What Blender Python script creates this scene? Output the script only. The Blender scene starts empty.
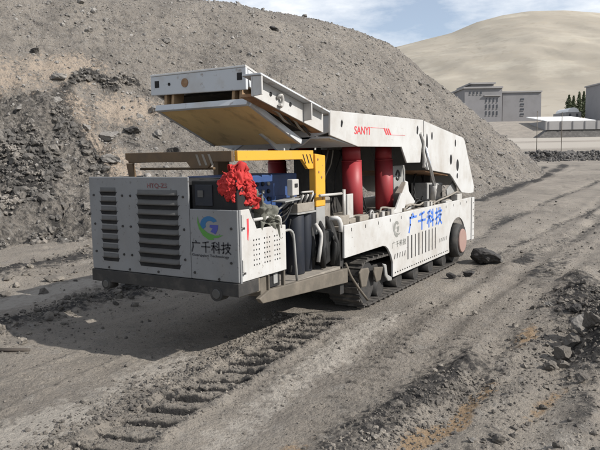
import bpy, bmesh, math, random
import numpy as np
from mathutils import Vector, Matrix

# ------------------------------------------------------------------ camera, light, exposure
scene = bpy.context.scene
col = scene.collection
FPX, PITCH, ROLL, YAW = 638.3, -0.10732, 0.01862, 0.54507      # focal length in photo pixels, angles in radians
CAM = np.array([-4.430, -3.320, 1.90])
FW = np.array([math.cos(YAW) * math.cos(PITCH), math.sin(YAW) * math.cos(PITCH), math.sin(PITCH)])
RT = np.array([math.sin(YAW), -math.cos(YAW), 0.0])
UP = np.cross(RT, FW)
FH = np.array([math.cos(YAW), math.sin(YAW)])                    # horizontal forward
RH = RT[:2]
_c, _s = math.cos(ROLL), math.sin(ROLL)
cd = bpy.data.cameras.new('camera'); cam = bpy.data.objects.new('camera', cd); col.objects.link(cam)
cr, cu = RT * _c - UP * _s, RT * _s + UP * _c
m = Matrix(((cr[0], cu[0], -FW[0], CAM[0]), (cr[1], cu[1], -FW[1], CAM[1]), (cr[2], cu[2], -FW[2], CAM[2]), (0, 0, 0, 1)))
cam.matrix_world = m
cd.sensor_width = 36.0; cd.lens = FPX / 600 * 36; cd.clip_start = 0.05; cd.clip_end = 9000
scene.camera = cam

SUN_DIR = Vector((0.22, -1.41, 1.05)).normalized()               # towards the sun
SUN_EL = math.asin(SUN_DIR.z)
w = bpy.data.worlds.new('World'); scene.world = w; w.use_nodes = True
nt = w.node_tree; nt.nodes.clear()
sky = nt.nodes.new('ShaderNodeTexSky'); sky.sky_type = 'NISHITA'; sky.sun_disc = False
sky.sun_elevation = SUN_EL; sky.sun_rotation = math.atan2(SUN_DIR.x, SUN_DIR.y)
sky.altitude = 1500; sky.air_density = 1.0; sky.dust_density = 1.2; sky.ozone_density = 1.2
tc = nt.nodes.new('ShaderNodeTexCoord'); mp = nt.nodes.new('ShaderNodeMapping'); mp.inputs['Scale'].default_value = (1, 1, 3.2)
nz = nt.nodes.new('ShaderNodeTexNoise'); nz.inputs['Scale'].default_value = 4.5; nz.inputs['Detail'].default_value = 9; nz.inputs['Roughness'].default_value = .6
rp = nt.nodes.new('ShaderNodeValToRGB'); rp.color_ramp.elements[0].position = .40; rp.color_ramp.elements[1].position = .64; rp.color_ramp.elements[0].color = (.26, .26, .26, 1)
mx = nt.nodes.new('ShaderNodeMix'); mx.data_type = 'RGBA'; mx.inputs['B'].default_value = (7.8, 8.1, 8.5, 1)
bg = nt.nodes.new('ShaderNodeBackground'); bg.inputs['Strength'].default_value = 0.088
wo = nt.nodes.new('ShaderNodeOutputWorld')
nt.links.new(tc.outputs['Generated'], mp.inputs['Vector']); nt.links.new(mp.outputs['Vector'], nz.inputs['Vector'])
nt.links.new(nz.outputs['Fac'], rp.inputs['Fac']); nt.links.new(rp.outputs['Color'], mx.inputs['Factor'])
nt.links.new(sky.outputs['Color'], mx.inputs['A']); nt.links.new(mx.outputs['Result'], bg.inputs['Color']); nt.links.new(bg.outputs['Background'], wo.inputs['Surface'])
sd = bpy.data.lights.new('sun', 'SUN'); sd.energy = 4.2; sd.angle = math.radians(.53); sd.color = (1, .955, .89)
so = bpy.data.objects.new('sun', sd); col.objects.link(so); so.rotation_euler = SUN_DIR.to_track_quat('Z', 'Y').to_euler(); so.location = (0, -20, 20)
vs = scene.view_settings; vs.view_transform = 'Standard'; vs.look = 'None'; vs.gamma = 1; vs.use_curve_mapping = False; vs.exposure = 0.54

rng = np.random.default_rng(7); random.seed(7)

# ------------------------------------------------------------------ pixels to points
def ray(u, v):
    a, b = u - 300, v - 225
    x = _c * a - _s * b; y = _s * a + _c * b
    return FW + RT * x / FPX - UP * y / FPX
def at(u, v, depth): return CAM + depth * ray(u, v)
def on(u, v, ax, val):
    d = ray(u, v); return CAM + d * (val - CAM[ax]) / d[ax]
def latd(lat, d): return CAM[0] + RH[0] * lat + FH[0] * d, CAM[1] + RH[1] * lat + FH[1] * d
def to_latd(x, y): return (x - CAM[0]) * RH[0] + (y - CAM[1]) * RH[1], (x - CAM[0]) * FH[0] + (y - CAM[1]) * FH[1]

# ------------------------------------------------------------------ noise
def _hash(ix, iy, seed):
    h = (ix.astype(np.int64) * 374761393 + iy.astype(np.int64) * 668265263 + seed * 974711) & 0xffffffff
    h = ((h ^ (h >> 13)) * 1274126177) & 0xffffffff
    h = ((h ^ (h >> 16)) * 2246822519) & 0xffffffff
    return ((h ^ (h >> 15)) & 0xffffff) / float(0xffffff)
def vnoise(x, y, seed=0):
    x = np.asarray(x, float); y = np.asarray(y, float)
    ix, iy = np.floor(x), np.floor(y); fx, fy = x - ix, y - iy
    fx = fx * fx * fx * (fx * (fx * 6 - 15) + 10); fy = fy * fy * fy * (fy * (fy * 6 - 15) + 10)
    a, b = _hash(ix, iy, seed), _hash(ix + 1, iy, seed); c, d = _hash(ix, iy + 1, seed), _hash(ix + 1, iy + 1, seed)
    return (a * (1 - fx) + b * fx) * (1 - fy) + (c * (1 - fx) + d * fx) * fy
def fbm(x, y, seed=0, octv=4, gain=.5):
    t = 0; a = 1; n = 0
    for i in range(octv):
        r = .6 + i * .7; cx, sx = math.cos(r), math.sin(r); k = 2.03 ** i
        t = t + a * (vnoise((x * cx - y * sx) * k, (x * sx + y * cx) * k, seed + 17 * i) - .5); n += a; a *= gain
    return t / n * 2
def sstep(a, b, x):
    t = np.clip((x - a) / (b - a), 0, 1); return t * t * (3 - 2 * t)
def gauss(x, c, s): return np.exp(-((x - c) / s) ** 2)

# ------------------------------------------------------------------ materials
def NM(name, base, rough=.8, metal=0, layers=(), bump=0, bscale=40, attr=None, spec=.4):
    """layers: (colour, noise scale, ramp low, ramp high, stretch, strength)"""
    mt = bpy.data.materials.new(name); mt.use_nodes = True; n = mt.node_tree; N = n.nodes; Lk = n.links
    b = N['Principled BSDF']; b.inputs['Roughness'].default_value = rough; b.inputs['Metallic'].default_value = metal
    b.inputs['Specular IOR Level'].default_value = spec
    co = N.new('ShaderNodeTexCoord'); cur = None
    rgb = N.new('ShaderNodeRGB'); rgb.outputs[0].default_value = (*base, 1); cur = rgb.outputs[0]
    for i, (c, sc, lo, hi, st, amt) in enumerate(layers):
        mpn = N.new('ShaderNodeMapping'); mpn.inputs['Scale'].default_value = st; mpn.inputs['Location'].default_value = (i * 3.1, i * 1.7, i * .9)
        no = N.new('ShaderNodeTexNoise'); no.inputs['Scale'].default_value = sc; no.inputs['Detail'].default_value = 8; no.inputs['Roughness'].default_value = .62
        r = N.new('ShaderNodeMapRange'); r.inputs['From Min'].default_value = lo; r.inputs['From Max'].default_value = hi; r.inputs['To Max'].default_value = amt
        mxn = N.new('ShaderNodeMix'); mxn.data_type = 'RGBA'; mxn.inputs['B'].default_value = (*c, 1)
        Lk.new(co.outputs['Object'], mpn.inputs['Vector']); Lk.new(mpn.outputs['Vector'], no.inputs['Vector'])
        Lk.new(no.outputs['Fac'], r.inputs['Value']); Lk.new(r.outputs['Result'], mxn.inputs['Factor'])
        Lk.new(cur, mxn.inputs['A']); cur = mxn.outputs['Result']
    for (an, c) in (attr or ()):
        at_ = N.new('ShaderNodeAttribute'); at_.attribute_name = an
        mxn = N.new('ShaderNodeMix'); mxn.data_type = 'RGBA'; mxn.inputs['B'].default_value = (*c, 1)
        no = N.new('ShaderNodeTexNoise'); no.inputs['Scale'].default_value = 9; no.inputs['Detail'].default_value = 9; no.inputs['Roughness'].default_value = .7
        ad = N.new('ShaderNodeMath'); ad.operation = 'MULTIPLY_ADD'; ad.inputs[1].default_value = 1.9; ad.inputs[2].default_value = -.95
        su = N.new('ShaderNodeMath'); su.operation = 'MULTIPLY_ADD'; su.use_clamp = True
        mu = N.new('ShaderNodeMath'); mu.operation = 'MINIMUM'; ks = N.new('ShaderNodeMath'); ks.operation = 'MULTIPLY'; ks.inputs[1].default_value = 4
        Lk.new(co.outputs['Object'], no.inputs['Vector']); Lk.new(no.outputs['Fac'], ad.inputs[0])
        Lk.new(at_.outputs['Fac'], ks.inputs[0]); ks.use_clamp = True
        Lk.new(ad.outputs[0], su.inputs[0]); Lk.new(ks.outputs[0], su.inputs[1]); Lk.new(at_.outputs['Fac'], su.inputs[2])
        cr_ = N.new('ShaderNodeMapRange'); cr_.interpolation_type = 'SMOOTHSTEP'; cr_.inputs['From Min'].default_value = .22; cr_.inputs['From Max'].default_value = .68
        Lk.new(su.outputs[0], cr_.inputs['Value']); Lk.new(cr_.outputs['Result'], mxn.inputs['Factor']); Lk.new(cur, mxn.inputs['A']); cur = mxn.outputs['Result']
    Lk.new(cur, b.inputs['Base Color'])
    if bump:
        nb = N.new('ShaderNodeTexNoise'); nb.inputs['Scale'].default_value = bscale; nb.inputs['Detail'].default_value = 10; nb.inputs['Roughness'].default_value = .68
        bp = N.new('ShaderNodeBump'); bp.inputs['Strength'].default_value = 1; bp.inputs['Distance'].default_value = bump
        Lk.new(co.outputs['Object'], nb.inputs['Vector']); Lk.new(nb.outputs['Fac'], bp.inputs['Height']); Lk.new(bp.outputs['Normal'], b.inputs['Normal'])
    return mt
U1 = (1, 1, 1)
DUST = (.26, .22, .175)
M = {}
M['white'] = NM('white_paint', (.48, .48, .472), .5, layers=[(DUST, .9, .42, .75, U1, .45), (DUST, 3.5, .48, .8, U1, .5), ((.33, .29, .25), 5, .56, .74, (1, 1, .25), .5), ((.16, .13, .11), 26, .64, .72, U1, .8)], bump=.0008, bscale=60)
M['louvre'] = NM('dark_louvre', (.085, .083, .08), .6, layers=[((.05, .048, .046), 8, .5, .75, U1, .7)])  # one dark tone over the whole louvre hood
M['white_worn_shade'] = NM('worn_white_paint_shaded', (.20, .204, .209), .5, layers=[((.125, .122, .117), 2.0, .42, .8, U1, .55), ((.2, .19, .18), 5, .54, .76, (1, 1, .25), .6), ((.08, .075, .07), 24, .62, .7, U1, .85)], bump=.0008, bscale=60)  # worn white paint, with the shade on the front darkened into its base
M['canopy'] = NM('canopy_blue_grey_paint', (.47, .49, .51), .55, layers=[((.34, .29, .23), 3, .5, .8, U1, .7), ((.17, .11, .07), 9, .6, .72, U1, .8)], bump=.001, bscale=50)
M['rustplate'] = NM('ochre_rusted_steel', (.76, .55, .25), .7, layers=[((.62, .42, .2), 1.6, .4, .68, U1, .8), ((.18, .115, .07), 5, .52, .75, (.4, 1, 1), .7), ((.55, .42, .24), 12, .6, .75, U1, .5)], bump=.0015, bscale=40)  # ochre rust, base raised to stand in for light bounced off the ground
M['lug'] = NM('ochre_brown_lug', (.34, .23, .13), .8, layers=[((.2, .13, .08), 9, .45, .7, U1, .7)], bump=.002)
M['rust'] = NM('brown_rust', (.22, .12, .06), .85, layers=[((.36, .27, .18), 8, .5, .7, U1, .6)], bump=.002, bscale=60)
M['yellow'] = NM('yellow_paint', (.62, .31, .03), .5, layers=[((.42, .28, .1), 6, .55, .8, U1, .6), ((.12, .09, .06), 22, .63, .7, U1, .9)], bump=.0008)
M['shadeyellow'] = NM('shaded_dirty_yellow_paint', (.125, .08, .042), .65, layers=[((.07, .05, .035), 5, .4, .7, U1, .8)], bump=.001)  # the portal yellow, darkened for shade as well as dirt
M['red'] = NM('red_cylinder_paint', (.30, .028, .035), .5, layers=[((.22, .09, .08), 5, .5, .8, (1, 1, .3), .6)], bump=.0006)
M['black'] = NM('black_steel', (.028, .027, .026), .7, layers=[((.09, .08, .07), 7, .5, .8, U1, .7)], bump=.002)
M['dark'] = NM('dark_grime_and_hole_shade', (.014, .014, .015), .9, layers=[((.04, .037, .034), 6, .5, .8, U1, .7)])  # grime tone; flat hole and slot faces use it as painted shade
M['frame'] = NM('dusty_brown_steel', (.10, .087, .07), .8, layers=[((.2, .17, .135), 4, .45, .75, U1, .7)], bump=.002)
M['dust'] = NM('dust_covered_steel', (.25, .225, .192), .9, layers=[((.14, .125, .105), 7, .45, .7, U1, .7)], bump=.003)
M['grey'] = NM('grey_steel', (.29, .29, .28), .5, metal=.1, layers=[((.16, .14, .12), 7, .5, .75, U1, .6)], bump=.001)
M['lightgrey'] = NM('light_grey_steel', (.40, .39, .37), .45, layers=[((.24, .21, .18), 9, .5, .75, U1, .6)], bump=.001)
M['rubber'] = NM('black_rubber', (.012, .012, .012), .7, layers=[((.04, .036, .033), 8, .52, .8, U1, .5)])
M['blue'] = NM('blue_cabinet_paint', (.035, .075, .20), .5, layers=[((.02, .03, .06), 4, .45, .75, U1, .7)], bump=.0006)
M['navy'] = NM('navy_tank_paint', (.010, .013, .021), .6, layers=[((.035, .032, .03), 6, .5, .78, U1, .6)])
M['shoe'] = NM('dusty_track_steel', (.06, .055, .05), .8, metal=.1, layers=[((.24, .22, .195), 6, .5, .72, U1, .6)], bump=.003)
M['hub'] = NM('pinkish_dust_hub', (.27, .175, .15), .8, layers=[((.3, .22, .18), 9, .5, .75, U1, .6)], bump=.002)
M['cloth'] = NM('red_cloth', (.40, .022, .02), .75, layers=[((.30, .02, .02), 7, .5, .75, U1, .6)], bump=.002, bscale=120)
M['sack'] = NM('grey_canvas', (.12, .12, .10), .9, layers=[((.1, .1, .09), 8, .5, .75, U1, .6)], bump=.002, bscale=120)
M['tblue'] = NM('blue_lettering_paint', (.06, .16, .52), .6, layers=[((.5, .5, .5), 14, .58, .75, U1, .5)])
M['tgrey'] = NM('faded_grey_lettering', (.2, .2, .185), .7, layers=[((.42, .42, .41), 10, .55, .75, U1, .6)])
M['tred'] = NM('red_lettering', (.62, .05, .06), .6)
M['tmaroon'] = NM('dim_maroon_lettering', (.16, .045, .045), .7, layers=[((.35, .34, .34), 16, .5, .7, U1, .7)])
M['tblack'] = NM('black_lettering', (.03, .03, .035), .6, layers=[((.2, .2, .2), 20, .6, .75, U1, .5)])
M['lgreen'] = NM('green_logo', (.07, .22, .04), .6); M['lblue'] = NM('teal_logo', (.02, .11, .24), .6); M['lpurple'] = NM('indigo_logo', (.05, .06, .26), .6)
M['glass'] = NM('lamp_glass', (.07, .07, .068), .15)
M['silver'] = NM('chrome_rod', (.6, .6, .6), .25, metal=.9)
M['ground'] = NM('dusty_coal_ground', (.305, .272, .232), .95, layers=[((.215, .192, .166), .55, .4, .66, U1, .9), ((.135, .126, .115), 2.3, .5, .75, U1, .6), ((.30, .284, .262), 6, .53, .75, U1, .6), ((.10, .093, .086), 30, .56, .7, U1, .65), ((.10, .092, .085), 80, .54, .66, U1, .6), ((.34, .315, .285), 120, .58, .68, U1, .5)],
                 attr=[('coal', (.052, .049, .047)), ('pale', (.375, .343, .302)), ('ochre', (.31, .222, .142))], bump=.05, bscale=30, spec=.15)
M['heap'] = NM('grey_spoil', (.268, .241, .21), .95, layers=[((.165, .15, .134), .5, .42, .65, U1, .8), ((.11, .102, .095), 3.0, .52, .68, U1, .75), ((.30, .287, .27), 8, .54, .7, U1, .75), ((.085, .08, .075), 14, .54, .66, U1, .75), ((.36, .34, .315), 26, .57, .68, U1, .6)],
               attr=[('coal', (.062, .059, .056)), ('pale', (.40, .33, .265))], bump=.16, bscale=9, spec=.12)
M['stone'] = NM('spoil_stone', (.205, .192, .177), .95, layers=[((.29, .277, .26), 1.1, .5, .62, U1, .9), ((.10, .094, .088), .9, .52, .66, U1, .85)], bump=.02, bscale=18, spec=.15)
M['clod'] = NM('coal_soil_clods', (.12, .109, .097), .95, layers=[((.25, .225, .194), 1.7, .48, .62, U1, .9), ((.05, .047, .045), 2.9, .52, .66, U1, .7)], bump=.015, bscale=26, spec=.15)
M['coallump'] = NM('dusty_coal_lumps', (.10, .093, .085), .9, layers=[((.23, .208, .183), 1.3, .46, .6, U1, .9), ((.03, .029, .028), 2.1, .52, .66, U1, .8)], bump=.02, bscale=18)
M['coalrock'] = NM('black_coal_rock', (.045, .042, .04), .85, layers=[((.20, .19, .175), 3.0, .5, .66, U1, .7)], bump=.03, bscale=12)
M['hill'] = NM('dry_grass_hill_hazed', (.345, .313, .262), 1, layers=[((.24, .215, .175), .09, .56, .66, U1, .55), ((.29, .26, .215), .02, .5, .62, (1, .35, 1), .6), ((.265, .24, .2), .006, .42, .62, (1, 1, 1), .8), ((.43, .395, .33), .011, .55, .68, (1, 1, 1), .8), ((.33, .29, .23), .06, .5, .7, U1, .5)], spec=.05)  # dry grass, desaturated so the colour carries the distance haze
M['wallgrey'] = NM('grey_render', (.225, .22, .225), .9, layers=[((.17, .165, .165), .25, .45, .7, U1, .7)])
M['wallgrey2'] = NM('lighter_grey_render', (.30, .29, .285), .9, layers=[((.22, .215, .21), .25, .45, .7, U1, .7)])
M['bank'] = NM('dark_grey_bank', (.085, .08, .076), .95, layers=[((.17, .16, .15), 1.5, .45, .7, U1, .7)])
M['roofwhite'] = NM('white_sheet_roof', (.75, .75, .74), .6)
M['window'] = NM('dark_window_glass', (.06, .065, .075), .3)
M['leaf'] = NM('poplar_leaf', (.085, .105, .055), .8); M['bark'] = NM('poplar_bark', (.14, .11, .08), .9)
M['wood'] = NM('dark_timber', (.06, .05, .042), .9, layers=[((.13, .115, .1), 8, .5, .7, (1, .2, 1), .7)], bump=.003)

# ------------------------------------------------------------------ mesh helpers
BASE = {}
class MB:
    def __init__(s): s.v = []; s.f = []; s.sm = []
    def add(s, vs, fs, smooth=False):
        o = len(s.v); s.v += [tuple(map(float, p)) for p in vs]
        s.f += [tuple(i + o for i in f) for f in fs]; s.sm += [smooth] * len(fs); return s
    def box(s, x0, x1, y0, y1, z0, z1):
        return s.add([(x0, y0, z0), (x1, y0, z0), (x1, y1, z0), (x0, y1, z0), (x0, y0, z1), (x1, y0, z1), (x1, y1, z1), (x0, y1, z1)],
                     [(3, 2, 1, 0), (4, 5, 6, 7), (0, 1, 5, 4), (1, 2, 6, 5), (2, 3, 7, 6), (3, 0, 4, 7)])
    def prism(s, pts, ax, a, b):
        """outline in the plane across axis ax, thickened from a to b"""
        def P(q, t):
            return {0: (t, q[0], q[1]), 1: (q[0], t, q[1]), 2: (q[0], q[1], t)}[ax]
        n = len(pts); ar = sum(pts[i][0] * pts[(i + 1) % n][1] - pts[(i + 1) % n][0] * pts[i][1] for i in range(n))
        if (ar > 0) == (ax == 1): pts = pts[::-1]
        if b < a: a, b = b, a
        # with this order the outline is anticlockwise seen from +axis
        vs = [P(q, a) for q in pts] + [P(q, b) for q in pts]
        fs = [tuple(range(n))[::-1], tuple(range(n, 2 * n))] + [(i, (i + 1) % n, n + (i + 1) % n, n + i) for i in range(n)]
        return s.add(vs, fs)
    def slab(s, q, n, t):
        """four corners, thickened by t along -n"""
        n = np.array(n, float); n /= np.linalg.norm(n); q = [np.array(p, float) for p in q]
        lo = [p - n * t for p in q]
        return s.add(q + lo, [(0, 1, 2, 3), (7, 6, 5, 4), (0, 4, 5, 1), (1, 5, 6, 2), (2, 6, 7, 3), (3, 7, 4, 0)])
    def cyl(s, p0, p1, r0, r1=None, n=16, cap=True):
        r1 = r0 if r1 is None else r1
        p0, p1 = np.array(p0, float), np.array(p1, float); d = p1 - p0; d /= np.linalg.norm(d)
        a = np.cross(d, (0, 0, 1.0)); a = a if np.linalg.norm(a) > 1e-3 else np.array((1.0, 0, 0)); a /= np.linalg.norm(a); b = np.cross(d, a)
        rg = [(math.cos(t), math.sin(t)) for t in np.linspace(0, 2 * math.pi, n, endpoint=False)]
        o = len(s.v); s.v += [tuple(p0 + r0 * (c * a + k * b)) for c, k in rg] + [tuple(p1 + r1 * (c * a + k * b)) for c, k in rg]
        for i in range(n): s.f.append((o + i, o + (i + 1) % n, o + n + (i + 1) % n, o + n + i)); s.sm.append(True)
        if cap: s.f += [tuple(o + i for i in range(n))[::-1], tuple(o + n + i for i in range(n))]; s.sm += [False, False]
        return s
    def tube(s, path, r, n=8):
        P = [np.array(p, float) for p in path]
        # smooth the path a little
        if len(P) > 2:
            Q = [P[0]]
            for i in range(1, len(P) - 1):
                for t in (.25, .5, .75):
                    a = P[i] * .5 + P[i - 1] * .5 if i > 1 else P[i - 1] * (.35) + P[i] * .65; b = P[i] * .5 + P[i + 1] * .5 if i < len(P) - 2 else P[i] * .65 + P[i + 1] * .35
                    Q.append((1 - t) ** 2 * a + 2 * t * (1 - t) * P[i] + t * t * b)
            Q.append(P[-1]); P = Q
        o = len(s.v); ref = np.array((.13, .27, .95))
        for i, p in enumerate(P):
            d = P[min(i + 1, len(P) - 1)] - P[max(i - 1, 0)]; d /= np.linalg.norm(d) + 1e-9
            a = np.cross(d, ref); 
            if np.linalg.norm(a) < .05: a = np.cross(d, (1, 0, 0))
            a /= np.linalg.norm(a); b = np.cross(d, a)
            for k in range(n):
                t = 2 * math.pi * k / n; s.v.append(tuple(p + r * (math.cos(t) * a + math.sin(t) * b)))
        for i in range(len(P) - 1):
            for k in range(n):
                s.f.append((o + i * n + k, o + i * n + (k + 1) % n, o + (i + 1) * n + (k + 1) % n, o + (i + 1) * n + k)); s.sm.append(True)
        e = o + (len(P) - 1) * n
        s.f += [tuple(o + k for k in range(n))[::-1], tuple(e + k for k in range(n))]; s.sm += [False, False]
        return s
    def mesh(s, name, mat, base=(0, 0, 0)):
        me = bpy.data.meshes.new(name); b = np.array(base, float)
        me.from_pydata([tuple(np.array(p) - b) for p in s.v], [], s.f); me.polygons.foreach_set('use_smooth', s.sm)
        bm = bmesh.new(); bm.from_mesh(me); bmesh.ops.recalc_face_normals(bm, faces=bm.faces); bm.to_mesh(me); bm.free()
        me.materials.append(mat); me.update(); return me
    def build(s, name, mat, parent=None, bevel=0, label=None, kind=None):
        base = BASE[parent] if parent is not None else (np.array(s.v).min(0) + np.array(s.v).max(0)) / 2 * np.array((1, 1, 0)) + np.array((0, 0, np.array(s.v)[:, 2].min()))
        o = bpy.data.objects.new(name, s.mesh(name, mat, base)); col.objects.link(o)
        if parent is not None: o.parent = parent; BASE[o] = BASE[parent]
        else: o.location = base; BASE[o] = base
        if bevel:
            bv = o.modifiers.new('bevel', 'BEVEL'); bv.width = bevel; bv.segments = 2; bv.limit_method = 'ANGLE'; bv.angle_limit = .6
        if label: o['label'] = label
        if kind: o['kind'] = kind
        return o
def thing(name, label, cat, loc, group=None):
    o = bpy.data.objects.new(name, None); col.objects.link(o); o.location = tuple(loc); o.empty_display_size = .2
    o['label'] = label; o['category'] = cat
    if group: o['group'] = group
    BASE[o] = np.array(loc, float); return o
def tag(o, label, cat, group=None):
    o['label'] = label; o['category'] = cat
    if group: o['group'] = group
    return o
def put(mesh, name, loc, parent, rot=(0, 0, 0), kind=None):
    """a piece sharing a mesh; loc in world metres"""
    o = bpy.data.objects.new(name, mesh); col.objects.link(o); o.parent = parent
    o.location = tuple(np.array(loc, float) - BASE[parent]); o.rotation_euler = rot
    BASE[o] = np.array(loc, float)
    return o
def np_mesh(name, V, F, mat, smooth=True, attrs=None):
    me = bpy.data.meshes.new(name); V = np.asarray(V, np.float32); F = np.asarray(F, np.int32); k = F.shape[1]
    me.vertices.add(len(V)); me.vertices.foreach_set('co', V.ravel())
    me.loops.add(F.size); me.loops.foreach_set('vertex_index', F.ravel())
    me.polygons.add(len(F)); me.polygons.foreach_set('loop_start', np.arange(0, F.size, k, dtype=np.int32)); me.polygons.foreach_set('loop_total', np.full(len(F), k, np.int32))
    me.polygons.foreach_set('use_smooth', np.full(len(F), smooth, bool))
    for an, a in (attrs or {}).items():
        t = me.attributes.new(an, 'FLOAT', 'POINT'); t.data.foreach_set('value', np.asarray(a, np.float32).ravel())
    me.materials.append(mat); me.update(calc_edges=True); me.validate(); return me
def grid_faces(nr, nc, wrap=False):
    i = np.arange(nr - 1)[:, None]; j = np.arange(nc if wrap else nc - 1)[None, :]; j2 = (j + 1) % nc
    return np.stack([i * nc + j, i * nc + j2, (i + 1) * nc + j2, (i + 1) * nc + j], -1).reshape(-1, 4)

# ------------------------------------------------------------------ ground and spoil heap
def rise(d):
    r = .035 * 2 * np.log1p(np.exp(np.clip((d - 17) / 2, -30, 30))); r = np.where(d > 45, .035 * (d - 17), r) + .012 * np.maximum(d - 51, 0)
    r = np.where(d > 230, .035 * 213 + .012 * 179 + (d - 230) * .02, r)
    return r + 3.2 * sstep(128, 160, d)
def machine_mask(x, y):                       # 1 under and right beside the machine
    return sstep(1.7, 2.5, x) * (1 - sstep(7.3, 8.2, x)) * sstep(-.5, -.15, y) * (1 - sstep(2.0, 2.5, y))
SK = .11
def cleats(x, y, yc, hw, per, x0, x1, seed):
    yw = y - SK * np.minimum(x - 1.6, 0) + .05 * fbm(x * .6, x * 0 + 2, seed, 2)
    band = sstep(hw, hw * .72, np.abs(yw - yc)) * sstep(x0, x0 + .5, x) * (1 - sstep(x1 - .3, x1, x))
    ph = (x + .32 * (yw - yc) + .06 * fbm(x * 1.2, y * 1.6, seed + 5, 3)) / per; ph = ph - np.floor(ph)
    prof = np.where(ph < .10, ph / .10, (1 - ph) / .90) - .75 * gauss(ph, 0.965, .06)
    am = .35 + .95 * vnoise(x * 2.6, y * 3.3, seed + 9) + .25 * fbm(x * 9, y * 9, seed + 13, 2)
    edge = gauss(np.abs(yw - yc), hw * 1.08, hw * .22) * sstep(x0, x0 + .5, x) * (1 - sstep(x1 - .3, x1, x))
    crev_shade = band * gauss(ph, .0, .07) + band * gauss(ph, 1, .05)  # cuts between cleats, darkened later to paint in their shade
    return band * (prof * am - .45), edge, np.clip(crev_shade, 0, 1) * (.4 + .6 * am)
def far_pt(u, v):
    P = on(u, v, 2, 0.0)
    for _ in range(12): P = .5 * P + .5 * on(u, v, 2, float(rise(np.array(to_latd(P[0], P[1])[1]))))
    return np.array(to_latd(P[0], P[1]))
FAR_TRACKS = [([far_pt(*q) for q in pl], hw, am) for pl, hw, am in [
    ([(476, 200), (508, 189), (535, 179), (556, 170), (566, 164)], .42, .9), ([(474, 194), (503, 184), (530, 175), (548, 166)], .26, .7), ([(430, 262), (500, 224), (560, 196), (600, 181)], .20, .5), ([(455, 275), (530, 236), (600, 206)], .16, .5), ([(520, 262), (600, 222)], .2, .45)]]
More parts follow.
